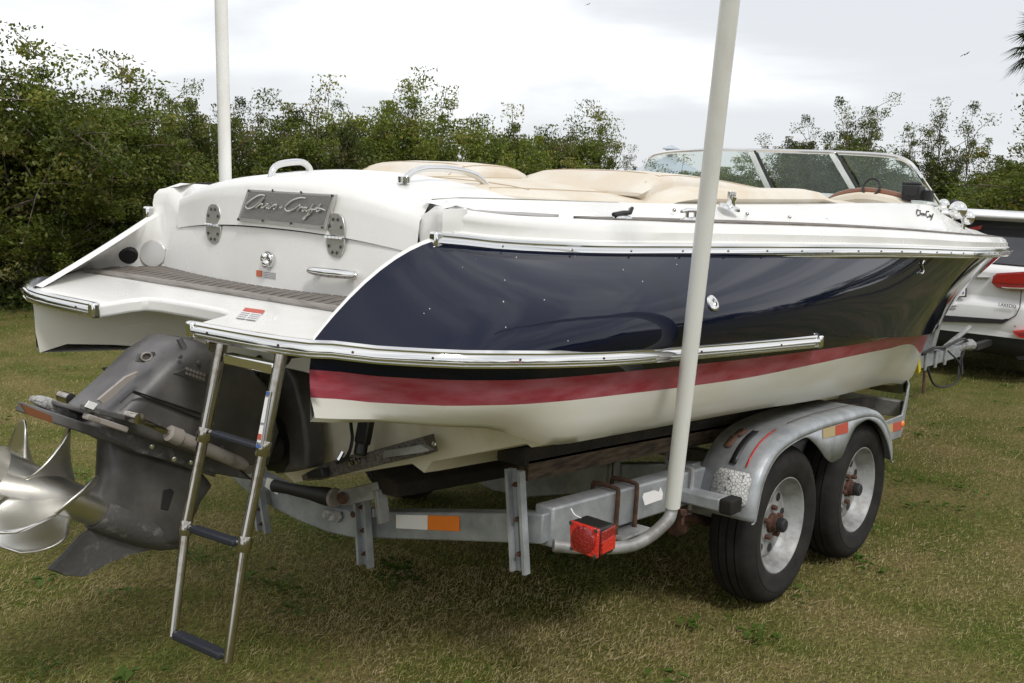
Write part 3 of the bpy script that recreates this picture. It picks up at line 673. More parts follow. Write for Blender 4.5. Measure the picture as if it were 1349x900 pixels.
for dx in (-.018, 0, .018): b.box(p+Vector((dx, -.006, .052)), (.008, .016, .03))
b.build('socket_jaw', M['chrome'], ts, bevel=.002)
# ---- windscreen
tp = [Vector((6.38, 1.02, 1.80)), U(849, 222, x=6.40), U(856, 208, x=6.42), U(872, 202, x=6.46), U(905, 199, x=6.52), U(950, 197.5, x=6.55), U(990, 198, x=6.55), U(1045, 199.5, x=6.55), U(1097, 201, x=6.55), U(1150, 203.5, x=6.54), U(1178, 206.5, x=6.52), U(1194, 212, x=6.50), U(1205, 222, x=6.49), U(1220, 244, x=6.52), U(1236, 268, x=6.62)]
bp = [Vector((6.42, 1.0, 1.755)), Vector((6.5, .95, 1.755)), Vector((6.6, .85, 1.76)), Vector((6.72, .72, 1.765)), Vector((6.82, .55, 1.77)), Vector((6.88, .40, 1.775)), Vector((6.90, .27, 1.775)), Vector((6.91, .0, 1.78)), Vector((6.90, -.33, 1.775)), Vector((6.84, -.55, 1.77)), Vector((6.76, -.68, 1.765)), Vector((6.70, -.78, 1.76)), Vector((6.66, -.85, 1.755)), Vector((6.64, -.92, 1.75)), Vector((6.64, -.965, 1.745))]
ws = MB(); ws.tube(crv(tp, 4), .013, 8); wso = ws.build('windscreen_frame', M['chrome'], boat)
b = MB(); b.tube(crv(bp, 4), .012, 8); b.build('lower_frame', M['chrome'], wso)
for i in (6, 8):
    b = MB(); a, c = tp[i], bp[i]; b.beam(a+Vector((-.01, 0, 0)), c+Vector((-.01, 0, 0)), .045, .018, (1, 0, 1)); b.build('windscreen_post', M['chrome'], wso, bevel=.004)
    b = MB(); b.beam(a+Vector((-.01, -.03, 0)), c+Vector((-.01, -.03, 0)), .012, .02, (1, 0, 1)); b.build('post_seal', M['black'], wso)
b = MB(); b.tube([tp[0], tp[0]+Vector((.02, 0, -.06))], .014, 8); b.build('frame_foot', M['chrome'], wso)
for i0, i1 in ((0, 6), (6, 8), (8, 14)):
    A = crv(tp[i0:i1+1], 3); B = crv(bp[i0:i1+1], 3); n = min(len(A), len(B)); b = MB(); b.grid([A[:n], [p.lerp(q, .5)+Vector((.015, 0, 0)) for p, q in zip(A[:n], B[:n])], B[:n]]); b.build('windscreen_pane', M['glass'], wso, angle=60)
# dash: cowl, wood trim, instruments, wheel
b = MB(); G = []
for x in xs_from(6.35, 7.05, 12):
    t = (x-6.35)/.7; h = .0+.055*sin(pi*min(1, t*1.2)*.5)-.10*max(0, t-.55)
    G.append([Vector((x, y, zH(6.9 if x < 6.9 else x)+.01+h*(1-(abs(y)/1.0)**4))) for y in [(bE(x)-.30)*(-1+2*i/20) for i in range(21)]])
b.grid(G); b.build('dash_cowl', M['gel'], boat)
for sg, u0, u1 in ((1, 905, 985), (-1, 1120, 1165)):
    c = U((u0+u1)/2, 262, x=6.45); b = MB(); pts = crv([c+Vector((0, .24, -.03)), c+Vector((-.02, .16, .015)), c+Vector((-.03, 0, .045)), c+Vector((-.02, -.16, .03)), c+Vector((0, -.26, -.0))], 5)
    b.tube(pts, .022, 8); b.build('wood_trim', M['mahog'], boat)
    b = MB(); b.tube([p+Vector((-.02, 0, -.05)) for p in pts], .045, 10); b.build('dash_pad', M['creamv'], boat)
c = U(1203, 254, x=6.42); b = MB(); b.box(c, (.08, .11, .085)); b.box(c+Vector((.02, .02, .05)), (.03, .11, .02)); e = b.build('chart_plotter', M['black'], boat, bevel=.008)
b = MB(); b.box(c+Vector((-.043, 0, .005)), (.006, .07, .05)); b.box(c+Vector((.03, -.075, -.012)), (.05, .05, .06)); b.build('screen', M['bumper'], e, bevel=.004)
c = U(1148, 247, x=6.4); b = MB(); b.tube([c+Vector((.02*sin(a), .050*cos(a), .050*sin(a))) for a in [2*pi*i/24 for i in range(24)]], .007, 8, closed=True); b.build('steering_wheel', M['bumper'], boat)
# script badge on the cowl side
from mathutils.bvhtree import BVHTree
_bv = {}
def obj_hit(ob, u, v, lift=.002):
    if ob not in _bv: _bv[ob] = BVHTree.FromPolygons([q.co.copy() for q in ob.data.vertices], [tuple(p.vertices) for p in ob.data.polygons])
    d = Vector(_fw + (u-674.5)/FPX*_r - (v-450)/FPX*_u).normalized(); h = _bv[ob].ray_cast(Vector(CAM)-ORG[ob], d)
    return (h[0]+ORG[ob]-d*lift) if h[0] else U(u, v, y=-.95)
b = MB()
kk = lambda x, y: obj_hit(deck, 1122+x/6.16, 235+y/6.16)
for st in [[(545, 262), (530, 255), (524, 285), (532, 305), (550, 298)], [(555, 262), (553, 300), (566, 285), (568, 302)], [(575, 284), (578, 302), (586, 286), (592, 304), (600, 290)], [(625, 270), (608, 268), (600, 295), (610, 318), (628, 310)], [(630, 295), (636, 318), (640, 300), (648, 320), (655, 300)], [(660, 290), (650, 320), (640, 340)]]: b.tube([kk(x, y) for x, y in st], .0042, 6)
b.build('cowl_script', M['caulk'], boat)
# chrome horns and spotlight
for (u, v, x, r) in ((1243, 270, 7.25, .038), (1262, 277, 7.15, .056), (1275, 287, 7.22, .043)):
    c = U(u, v, x=x); b = MB(); b.ell(c, r*.8, r, r, 20, 12); h = b.build('deck_spotlight', M['chrome'], boat)
    b = MB(); b.lathe(c+Vector((-r*.75, 0, 0)), (-1, 0, 0), [(0, r*.42), (.01, r*.36), (.016, r*.1)], 16); b.cyl(c+Vector((0, .02, -r*.6)), c+Vector((0, .03, -r-.06)), .014); b.build('spotlight_boss', M['chrome'], h)
# through-hull outlet and S-shaped emblem on the topsides
def onside(u, v, off=.0):
    f = lambda x: bE(x)*.5+bD(x)*.5+.02
    r = on_plan(u, v, f, 2.5, 9); x, z = r; t = (z-zD(x))/(zE(x)-zD(x)); y = -(bD(x)+(bE(x)-bD(x))*t+.0)
    return Vector((x, y, z))
def hull_hit(u, v):
    """first point of the hull skin on the pixel's ray"""
    d = Vector(_fw + (u-674.5)/FPX*_r - (v-450)/FPX*_u).normalized(); o = Vector(CAM)-ORG[hull_o]
    me = hull_o.data
    from mathutils.bvhtree import BVHTree
    global HB
    try: HB
    except NameError: HB = BVHTree.FromPolygons([q.co.copy() for q in me.vertices], [tuple(p.vertices) for p in me.polygons])
    h = HB.ray_cast(o, d); n = h[1]; n = -n if n.dot(d) > 0 else n
    return h[0]+ORG[hull_o], n
p, n = hull_hit(938.5, 400); b = MB(); b.lathe(p, n, [(0, .030), (.006, .029), (.010, .022), (.011, .014), (.004, .012)], 24); b.build('hull_outlet', M['chrome'], boat)
p, n = hull_hit(1214, 352); b = MB(); t = Vector((1, 0, 0)); t = (t-n*t.dot(n)).normalized(); w = n.cross(t)*-1
b.tube(crv([p+n*.006+t*a*.8+Vector((0, 0, c*.6)) for a, c in ((.03, .045), (.0, .05), (-.02, .03), (0, .0), (.02, -.025), (0, -.05), (-.035, -.045))], 4), .005, 6); b.build('hull_emblem', M['chrome'], boat)
# specks of salt and bird lime on the navy side
for i in range(26):
    u = R.uniform(470, 900); v = R.uniform(335, 450)
    if u+(v-320)*1.2 < 620: continue
    p, n = hull_hit(u, v)
    if R.random() < .4: continue
    b = MB(); s = R.uniform(.0009, .0022); b.ell(p, s, s, s*R.uniform(1, 2.4), 6, 3); b.build('salt_speck', M['whitep'], hull_o)
# ---- trim tab and its ram
def tr(u, v, off=0): return UP(u, v, (2.60-off, -.3, .8), (1, .16, -.03))
tt = MB(); tt.prism([tr(*p, .01) for p in ((411, 622), (413, 629), (436, 628), (520, 607), (578, 594), (572, 571), (494, 593), (497, 600), (470, 597), (440, 607))], (-.05, 0, -.004)); tab = tt.build('trim_tab', M['tabmetal'], boat, bevel=.003)
b = MB(); b.prism([tr(*p, .07) for p in ((411, 621), (414, 629), (435, 627), (432, 615))], (-.03, 0, 0)); b.build('tab_tip', M['black'], tab, bevel=.004)
b = MB(); b.prism([tr(*p, .062) for p in ((510, 598), (512, 593), (560, 585), (572, 592), (562, 595), (510, 602))], (-.02, 0, .0)); b.build('tab_stiffener', M['galv2'], tab)
b = MB(); b.beam(tr(484, 548, .05), tr(477, 585, .06), .055, .03, (1, 0, 0)); b.cyl(tr(477, 583, .06), tr(474, 600, .07), .022); ac = b.build('tab_actuator', M['black'], boat, bevel=.006)
b = MB(); b.tube(crv([tr(461, 548, .03), tr(463, 565, .05), tr(464, 580, .06), tr(458, 600, .07), tr(444, 610, .07)], 5), .006, 6); b.build('tab_cable', M['black'], ac)
b = MB(); b.tube([tr(452, 595, .06), tr(446, 606, .07)], .008, 6); b.build('tab_link', M['chrome'], ac)
for u, v in ((463, 609), (472, 607), (571, 585)): b = MB(); b.lathe(tr(u, v, .062), (-1, 0, 0), [(0, .012), (.006, .011), (.008, 0)], 10); b.build('tab_bolt', M['steel'], tab)
# ============================================================ TRAILER
trailer = thing('boat_trailer', 'galvanised tandem axle boat trailer carrying the blue motorboat', 'boat trailer', (4.9, 0, 0))
# side rails: box section
RY = -.91
def side_rail(sg):
    P = [(2.80, .672), (3.6, .640), (4.6, .61), (5.8, .585)]
    b = MB(); G = []
    pts = [(2.93, RY, .606), (3.0, RY, .604), (3.8, RY, .575), (5.0, RY, .535), (5.9, RY, .515)]
    for x, y, z in pts: G.append([Vector((x, sg*-1*(y+dy) if False else (y+dy)*(-sg), z+dz)) for dy, dz in ((-.04, -.07), (.04, -.07), (.04, .07), (-.04, .07))])
    b.rings(G); return b.build('frame_rail', M['galv'], trailer, bevel=.008)
side_rail(-1); side_rail(1)
# outriggers that run from the front corner in to the tongue
def front_leg(sg):
    b = MB(); b.beam((6.02, 1.05*sg, .58), (6.12, .98*sg, .62), .10, .12); 
    pts = [Vector((5.35, .965*sg, .505)), Vector((6.20, .965*sg, .505)), Vector((6.36, .92*sg, .535)), Vector((7.3, .62*sg, .52)), Vector((8.3, .23*sg, .50))]
    G = []
    for i, p in enumerate(pts):
        h = (.055, .065, .075, .055, .05)[i]; G.append([p+Vector((0, dy*sg, dz*h)) for dy, dz in ((.0, -1), (.012, -1), (.012, 1), (0, 1))])
    b = MB(); b.rings(G); return b.build('front_frame', M['galv'], trailer, bevel=.004)
front_leg(-1); front_leg(1)
for x, z, hw in ((6.75, .50, .78), (7.6, .50, .50)):
    b = MB(); b.beam((x, -hw, z), (x, hw, z), .06, .10); b.build('front_crossmember', M['galv2'], trailer, bevel=.006)
# tongue, coupler, jack odds and ends
b = MB(); b.beam((7.4, 0, .43), (10.35, 0, .455), .09, .11); tg = b.build('tongue', M['galv'], trailer, bevel=.008)
for x in (9.35, 9.6, 9.85):
    b = MB(); b.beam((x, -.055, .45), (x+.05, -.055, .45), .012, .15); b.beam((x, 0, .515), (x+.05, 0, .515), .12, .012); b.build('tongue_bracket', M['galv2'], tg)
b = MB(); b.tube(crv([(10.30, 0, .47), (10.5, 0, .49), (10.7, 0, .48), (10.85, 0, .46)], 4), [.05]*9+[.055, .05, .045, .03], 10); b.build('coupler', M['galv2'], tg)
b = MB(); b.cyl((9.9, -.03, .52), (10.5, -.05, .66), .022); b.build('brake_lever', M['galv2'], tg)
b = MB(); b.tube(crv([(9.3, -.04, .52), (9.5, -.08, .56), (9.8, -.06, .54), (10.2, -.08, .58), (10.6, -.02, .52)], 5), .012, 6); b.build('safety_cable', M['black'], tg)
b = MB(); b.tube(crv([(9.4, -.06, .40), (9.5, -.10, .25), (9.8, -.12, .20), (10.15, -.10, .22), (10.3, -.06, .34), (10.45, -.04, .46)], 6), .010, 6); b.build('wiring_loop', M['black'], tg)
b = MB(); b.tube(crv([(9.9, -.06, .50), (9.98, -.14, .40), (10.1, -.14, .28), (10.25, -.10, .30), (10.3, -.06, .44)], 6), .008, 6); b.build('wiring_loop', M['black'], tg)
b = MB(); b.cyl((9.38, -.05, .38), (9.36, -.06, .18), .012); b.build('safety_chain_hook', M['rust'], tg)
b = MB(); b.beam((9.13, -.06, .50), (9.2, -.055, .38), .03, .05, (1, 0, 0)); b.build('yellow_strap', M['yellow'], tg)
b = MB(); b.beam((9.55, 0, .48), (9.75, 0, .86), .08, .08, (1, 0, 0)); b.beam((9.75, 0, .84), (9.52, 0, .86), .06, .06); b.build('winch_post', M['galv2'], trailer, bevel=.006)
b = MB(); b.cyl((9.46, -.05, .84), (9.46, .05, .84), .05); b.build('bow_roller', M['roller'], trailer)
# crossmembers: dropped V beams
def vbeam(pts, w, h, name='crossmember', m='galv'):
    b = MB(); G = []
    for x, y, z in pts: G.append([Vector((x+dx*w/2, y, z+dz*h/2)) for dx, dz in ((-1, -1), (1, -1), (1, 1), (-1, 1))])
    b.rings(G); return b.build(name, M[m], trailer, bevel=.006)
rc = vbeam([(2.93, -.935, .606), (2.93, -.90, .600), (2.93, -.55, .525), (2.93, -.2, .448), (2.93, -.02, .408), (2.93, .12, .396), (2.93, .30, .402), (2.93, .60, .438), (2.93, .90, .56), (2.93, .935, .59)], .075, .105)
vbeam([(4.0, -.90, .585), (4.0, -.53, .51), (4.0, -.04, .375), (4.0, .17, .365), (4.0, .5, .43), (4.0, .90, .58)], .07, .12)
for x in (4.35, 5.19):
    b = MB(); b.beam((x, -.95, .36), (x, .95, .36), .07, .07); b.build('axle', M['galv2'], trailer, bevel=.004)
# bunks (carpeted planks) under the hull and their posts
for sg in (-1, 1):
    b = MB(); G = []
    for x in (2.92, 3.6, 4.8, 6.2):
        z = zA(max(x, 2.8))-.11; y = sg*.76; G.append([Vector((x, y+dy, z+dz-.02)) for dy, dz in ((-.06, -.015), (.06, -.015), (.06, .02), (-.06, .05))])
    b.rings(G); bk = b.build('bunk', M['carpet'], trailer, bevel=.006)
    b = MB(); G = []
    for x in (2.95, 3.6, 4.6, 5.6): z = zA(max(x, 2.8))-.165; G.append([Vector((x, sg*.80+dy, z+dz)) for dy, dz in ((-.02, -.035), (.02, -.035), (.02, .035), (-.02, .035))])
    b.rings(G); b.build('bunk_timber', M['plank'], bk)
    b = MB(); G = []
    for x in (2.80, 3.6, 4.8, 6.2): z = zk(x)+.02; G.append([Vector((x, sg*.28+dy, z+dz+.02)) for dy, dz in ((-.06, -.05), (.06, -.05), (.06, .04), (-.06, .0))])
    b.rings(G); b.build('bunk', M['carpet'], trailer, bevel=.006)
# slotted upright brackets (channel section)
def bracket(x, y, zb, zt, lean=0, mt='galv', w=.065):
    b = MB(); a = Vector((x, y, zb)); c = Vector((x, y+lean, zt))
    sd = Vector((0, 1, 0))
    for off, ww, d in ((-w/2+.006, .012, .03), (w/2-.006, .012, .03)):
        b.beam(a+Vector((-.012, off, 0)), c+Vector((-.012, off, 0)), ww, d, (1, 0, 0))
    b.beam(a+Vector((0, -w*.22, 0)), c+Vector((0, -w*.22, 0)), w*.36, .008, (1, 0, 0)); b.beam(a+Vector((0, w*.25, 0)), c+Vector((0, w*.25, 0)), w*.34, .008, (1, 0, 0))
    o = b.build('upright_bracket', M[mt], trailer)
    for t in (.18, .52, .86):
        p = a.lerp(c, t)+Vector((-.012, 0, 0)); b = MB(); b.lathe(p+Vector((.006, 0, 0)), (-1, 0, 0), [(0, .0095), (.010, .0095), (.011, .005), (.022, .004)], 6); b.build('rusty_bolt', M['rust'], o)
    return o
bracket(2.86, -.885, .455, .80, .045); bracket(2.86, -.145, .285, .545, .035); bracket(2.86, .46, .275, .45, .05); bracket(4.0, -.80, .44, .84, .02, 'galv2'); bracket(3.95, -.52, .40, .75, 0, 'galv2')
# keel roller and its arm at the rear crossmember
a = U(362, 640, x=2.80); c = U(440, 656, x=2.80); a2 = a
b = MB(); b.lathe(a, c-a, [(0, .026), ((c-a).length*.25, .023), ((c-a).length*.6, .027), ((c-a).length*.88, .036), ((c-a).length, .032)], 20); kr = b.build('keel_roller', M['roller'], trailer)
b = MB(); b.lathe(c, c-a, [(0, .040), (.012, .036), (.014, .012)], 18); b.build('roller_end', M['ram'], kr)
p, q = U(448, 657, x=2.76), U(500, 645, x=2.80); b = MB(); b.beam(p, q, .012, .06, (0, 0, 1)); b.beam(q, q+Vector((0, -.03, -.12)), .02, .05, (1, 0, 0)); b.build('roller_arm', M['galv2'], kr, bevel=.003)
b = MB(); b.lathe(U(451, 656, x=2.75), (-1, 0, 0), [(0, .024), (.008, .022), (.01, .0)], 12); b.build('roller_bolt', M['rust'], kr)
for u, v in ((482, 650), (472, 676)): b = MB(); b.lathe(U(u, v, x=2.86), (-1, 0, 0), [(0, .014), (.03, .013)], 8); b.build('rusty_bolt', M['rust'], rc)
p = U(482, 672, x=2.88); b = MB(); b.box(p, (.02, .10, .035)); b.box(p+Vector((-.005, -.0, -.01)), (.03, .035, .13)); b.build('clamp_plate', M['galv2'], rc, bevel=.003)
b = MB(); pl = [U(u, v, x=2.886) for u, v in ((427, 671), (450, 674), (452, 681), (448, 688), (430, 685), (425, 679))]; b.prism(pl, (-.008, 0, 0)); b.build('plate_lamp', M['anode'], rc, bevel=.003)
def tape(pts, m, parent, name='reflective_tape', x=2.889): b = MB(); b.prism([U(u, v, x=x) for u, v in pts], (-.0015, 0, 0)); return b.build(name, M[m], parent, flat=True)
tape([(522, 678), (563.5, 679), (563.5, 698), (522, 696)], 'reflw', rc); tape([(563.6, 679), (605.5, 680), (605.5, 700), (563.6, 698)], 'orange', rc)
tape([(352, 629), (369, 635), (366, 652), (349, 641)], 'reflw', rc)
b = MB(); b.box((2.89, -.55, .585), (.004, .09, .0)) if False else None
# rear corner: end plate, u-bolts, decals
Y0 = RY-.0415
def side_tape(pts, m, name, parent, y=Y0, th=.0015): b = MB(); b.prism([U(u, v, y=y) for u, v in pts], (0, -th, 0)); return b.build(name, M[m], parent, flat=True)
fr = [o for o in trailer.children if o.name.startswith('frame_rail')][0]
side_tape([(846, 655), (848, 650), (862, 646), (868, 648), (870, 642), (873, 650), (872, 658), (860, 662), (849, 666)], 'reflw', 'torn_reflector', fr)
def ubolt(u, vt, m1, m2):
    x = U(u, vt, y=Y0).x; b = MB(); z0 = interp(x, [(2.93, .606), (3.8, .575), (5, .535)])
    P = crv([(x, RY+.055, z0-.06), (x, RY+.055, z0+.07), (x, RY+.04, z0+.085), (x, RY-.04, z0+.085), (x, RY-.055, z0+.07), (x, RY-.055, z0-.02), (x, RY-.055, z0-.10)], 4)
    b.tube(P, .009, 8); o = b.build('u_bolt', M[m1], trailer)
    b = MB(); b.lathe((x, RY-.055, z0-.095), (0, 0, 1), [(0, .012), (.012, .012)], 6); b.build('nut', M['rust'], o); return x, z0
ubolt(810, 650, 'rust', 'rust'); x, z = ubolt(835, 642, 'rust', 'rust'); ubolt(908, 622, 'galv2', 'rust')
b = MB(); b.box((x-.06, RY-.045, z-.085), (.20, .12, .010)); cp = b.build('clamp_plate', M['galv2'], trailer, bevel=.002)
# tail lamp
c = U(777, 707, x=2.80); b = MB(); lw_, lh = .115, .112
TL = [U(u, v, x=2.79) for u, v in ((750, 685.5), (788, 698), (786, 737), (751, 724.5))]
b.prism([p+Vector((.012, 0, 0)) for p in TL], (.085, 0, .0)); tl = b.build('tail_lamp', M['black'], trailer, bevel=.008)
b = MB(); b.prism(TL, (.014, 0, 0)); b.build('reflector_frame', M['lens'], tl, bevel=.004)
cc = sum(TL, Vector())/4; b = MB(); b.lathe(cc+Vector((.004, 0, 0)), (-1, 0, 0), [(0, .045), (.008, .044), (.012, .036), (.013, 0)], 28); b.build('lamp_lens', M['lensd'], tl)
for i in range(4):
    b = MB(); b.lathe(TL[i].lerp(cc, .13), (-1, 0, 0), [(0, .007), (.004, .006), (.005, 0)], 8); b.build('lamp_screw', M['caulk'], tl)
sp = [TL[1]+Vector((.018, -.004, -.012)), TL[1]+Vector((.095, -.004, -.004)), TL[2]+Vector((.095, -.004, .012)), TL[2]+Vector((.018, -.004, .008))]
b = MB(); b.prism(sp, (0, .01, 0)); b.build('side_lens', M['lensd'], tl, bevel=.002)
sp2 = [sp[0].lerp(sp[3], .45)+Vector((.003, -.003, 0)), sp[1].lerp(sp[2], .40)+Vector((-.003, -.003, 0)), sp[2]+Vector((-.003, -.003, .006)), sp[3]+Vector((.003, -.003, .006))]
b = MB(); b.prism(sp2, (0, .004, 0)); b.build('side_reflector', M['lens'], tl)
b = MB(); b.tube(crv([U(771, 687, x=2.84), U(764, 682, x=2.84), U(757, 678, x=2.84), U(752, 670, x=2.84)], 4), .0022, 6); b.build('white_wire', M['whitep'], tl)
# guide posts: bent galvanised pipe with white plastic sleeve
def post(sg, bot, top, r0, r1):
    pb = Vector(bot); pt = Vector(top)
    if sg < 0: P = crv([(pb.x-.33, RY-.05, pb.z-.128), (pb.x-.26, RY-.12, pb.z-.134), (pb.x-.16, bot[1]+.05, pb.z-.115), (pb.x-.035, bot[1]+.004, pb.z-.055), tuple(pb), tuple(pb.lerp(pt, .06))], 6)
    else: P = crv([(3.0, -RY+.05, .50), (3.10, -RY+.10, .50), (3.14, bot[1]-.02, .55), tuple(pb), tuple(pb.lerp(pt, .06))], 6)
    g = MB().tube(P, .022, 12); g = g.build('guide_post', M['galv2'], trailer)
    n = 14; pts = [pb.lerp(pt, i/n)+Vector((0, -.0*sin(pi*i/n), 0)) for i in range(n+1)]
    b = MB(); b.tube(pts, [r0+(r1-r0)*i/n for i in range(n+1)], 20); s = b.build('plastic_sleeve', M['white'], g, angle=60)
    return g
pb = U(885.5, 667, y=-1.215); pt = U(962, 0, y=-1.46); post(-1, pb, pb.lerp(pt, 1.25), .0275, .0295)
lb = U(297, 240, y=1.15); lt_ = U(291.2, 0, y=1.17); d = lb-lt_; post(1, lb+d*1.35, lt_-d*.6, .0285, .0285)
# ---- fender
fy0, fy1 = -1.195, -.93
AX = [4.35, 5.19]
prof = crv([(3.93, 0, .47), (3.945, 0, .56), (3.99, 0, .66), (4.09, 0, .745), (4.25, 0, .785), (4.5, 0, .800), (4.8, 0, .795), (5.10, 0, .782), (5.28, 0, .735), (5.40, 0, .65), (5.47, 0, .55), (5.49, 0, .47)], 5)
def fender(sg):
    b = MB(); n = len(prof); G = []
    nx = []
    for i, p in enumerate(prof):
        t = (prof[min(i+1, n-1)]-prof[max(i-1, 0)]).normalized(); nrm = Vector((-t.z, 0, t.x)); G.append([Vector((p.x, sg*-fy, p.z))+nrm*o for fy, o in ((fy1, 0), (fy0+.05, 0), (fy0+.016, -.006), (fy0+.002, -.020), (fy0, -.040))])
    b.grid(G)
    # outer skirt with two wheel arches and the hanging middle leaf
    lower = []
    def arch(x):
        best = .9
        for ax in AX:
            d = abs(x-ax); 
            if d < .385: best = min(best, 9)
        z = []
        for ax in AX:
            d = abs(x-ax); z.append(.345+sqrt(max(0, .425**2-d*d)) if d < .425 else -1)
        return max(z)
    sk = []
    for i, p in enumerate(prof):
        q = G[i][4]; sk.append(q)
    TXZ = sorted([(q.x, q.z) for q in sk])
    lowf = smooth([(3.935, .500), (3.96, .535), (4.00, .610), (4.06, .680), (4.15, .730), (4.27, .755), (4.38, .748), (4.47, .712), (4.55, .665), (4.62, .618), (4.70, .588), (4.79, .596), (4.86, .660), (4.94, .718), (5.06, .732), (5.19, .700), (5.31, .630), (5.40, .545), (5.45, .485)])
    m = 80; X = [3.935+(5.485-3.935)*i/m for i in range(m+1)]; up, lo = [], []
    for x in X:
        tz_ = float(np.interp(x, [a for a, _ in TXZ], [c for _, c in TXZ])); z = min(lowf(x), tz_-.006)
        up.append(Vector((x, sg*-fy0, tz_))); lo.append(Vector((x, sg*-fy0, z)))
    b.grid([up, lo]); o = b.build('fender', M['galv'], trailer, angle=50, solid=.005); return o
fn = fender(-1); fender(1)
def fpt(x, y, off=.003):
    i = min(range(len(prof)), key=lambda k: abs(prof[k].x-x)) if x > 3.82 else 0
    return None
def fdecal(name, s0, s1, y0, y1, m, off=.002, rnd=0):
    off = off+.007
    """patch on the fender's crown between arc positions s0..s1 (0..1) and y0..y1"""
    n = len(prof)-1; k = 6; G = []
    for j in range(k+1):
        s = (s0+(s1-s0)*j/k)*n; i = min(int(s), n-1); p = prof[i].lerp(prof[i+1], s-i); t = (prof[min(i+2, n)]-prof[max(i-1, 0)]).normalized(); nr = Vector((-t.z, 0, t.x)); q = p+nr*off
        c = rnd*(1 if j in (0, k) else 0); G.append([Vector((q.x, y0+c, q.z)), Vector((q.x, y1-c, q.z))])
    b = MB(); b.grid(G); return b.build(name, M[m], fn, solid=.0012)
fdecal('crazed_sticker', .05, .17, -1.165, -1.00, 'crackpaint', .003, .02)
fdecal('worn_paint_strip', .19, .33, -1.075, -1.045, 'black', .002); fdecal('red_stripe', .19, .36, -1.125, -1.118, 'tapered', .002); fdecal('worn_red_stripe', .40, .66, -1.122, -1.118, 'rust', .002)
fdecal('rust_patch', .24, .29, -1.02, -.985, 'rust', .0015, .008); fdecal('rust_patch', .29, .33, -1.03, -.99, 'rust', .0015, .008)
fdecal('rust_patch', .03, .045, -1.13, -1.0, 'rust', .0015)
side_tape([(1084, 565), (1100, 561), (1100, 574), (1084, 578)], 'reflc', 'reflective_tape', fn, fy0-.002); side_tape([(1100.2, 561), (1117, 556), (1117, 570), (1100.2, 574)], 'stickred', 'reflective_tape', fn, fy0-.002)
ff = [o for o in trailer.children if o.name.startswith('front_frame')][0]
side_tape([(1166, 560), (1176, 558), (1176, 569), (1166, 572)], 'reflc', 'reflective_tape', ff, -.979); side_tape([(1176.2, 558), (1187, 555), (1187, 566), (1176.2, 569)], 'stickred', 'reflective_tape', ff, -.979)
b = MB(); b.ell(Vector((6.21, -.975, .515)), .02, .012, .02); b.build('side_marker', M['orange'], trailer)
# step in front of the fender
b = MB(); b.beam((3.83, -.93, .552), (3.83, -1.12, .552), .085, .052); stp = b.build('step', M['galv'], trailer, bevel=.008)
b = MB(); b.beam((3.83, -1.12, .552), (3.83, -1.175, .552), .092, .060); b.build('step_end', M['rubber'], stp, bevel=.008)
b = MB(); b.lathe((3.76, -.98, .51), (0, 0, -1), [(0, .016), (.02, .016), (.022, .007), (.06, .006)], 6); b.build('rusty_bolt', M['rust'], stp)
# ---- wheels
def tyre_mesh():
    b = MB(); Rr, Rt, w = .200, .345, .105
    # axis -Y outward; profile (axial d from the inner side, radius)
    pr = [(-.085, .205), (-.095, .225), (-.105, .265), (-.102, .30), (-.090, .325), (-.078, .337), (-.060, .343), (-.0405, .345), (-.0395, .336), (-.0345, .336), (-.0335, .346), (-.006, .347), (-.004, .337), (.004, .337), (.006, .347), (.0335, .346), (.0345, .336), (.0395, .336), (.0405, .345), (.060, .343), (.078, .337), (.090, .325), (.102, .30), (.1045, .285), (.1065, .284), (.107, .272), (.105, .265), (.102, .245), (.095, .225), (.085, .208), (.075, .203)]
    n = 144; vs = []; fs = []
    for i, (d, r) in enumerate(pr):
        for j in range(n):
            a = 2*pi*j/n; rr = r
            if r > .322 and abs(d) > .042 and j % 2 == 0: rr -= .006
            zf = 1.0
            p = Vector((rr*cos(a), -d, rr*sin(a)))
            if p.z < -.335: p.z = -.335-(p.z+.335)*-.15
            vs.append(p)
    for i in range(len(pr)-1):
        for j in range(n): fs.append((i*n+j, i*n+(j+1) % n, (i+1)*n+(j+1) % n, (i+1)*n+j))
    b.add(vs, fs); return b
def rim_mesh():
    b = MB(); b.lathe((0, 0, 0), (0, -1, 0), [(-.08, .20), (.066, .197), (.078, .206), (.086, .207), (.088, .200), (.080, .192), (.055, .184), (.045, .176), (.036, .172), (.020, .166), (.012, .158), (.014, .150), (.022, .140), (.024, .085), (.030, .078), (.030, .05)], 48); b.v = [(x*1.03, y, z*1.03) for x, y, z in b.v]; return b
tm, _ = tyre_mesh().mesh('tyre', M['rubber'], (0, 0, 0), angle=40)
rim_m, _ = rim_mesh().mesh('rim', M['galv2'], (0, 0, 0), angle=35)
hb = MB(); hb.lathe((0, 0, 0), (0, -1, 0), [(.0, .046), (.045, .043), (.047, .036), (.068, .034)], 24); hub_m, _ = hb.mesh('hub', M['rust'], (0, 0, 0))
hb = MB(); hb.lathe((0, -.068, 0), (0, -1, 0), [(0, .030), (.010, .032), (.026, .030), (.031, .024), (.032, 0)], 24); cap_m, _ = hb.mesh('hub_cap', M['bumper'], (0, 0, 0))
hb = MB(); hb.lathe((0, 0, 0), (0, -1, 0), [(0, .019), (.003, .019), (.003, .0)], 16)
for k in range(1): pass
hole_m, _ = hb.mesh('vent_hole', M['black'], (0, 0, 0)); hb = MB(); hb.lathe((0, 0, 0), (0, -1, 0), [(0, .0125), (.022, .012), (.026, .006), (.027, 0)], 6); nut_m, _ = hb.mesh('lug_nut', M['rust'], (0, 0, 0))
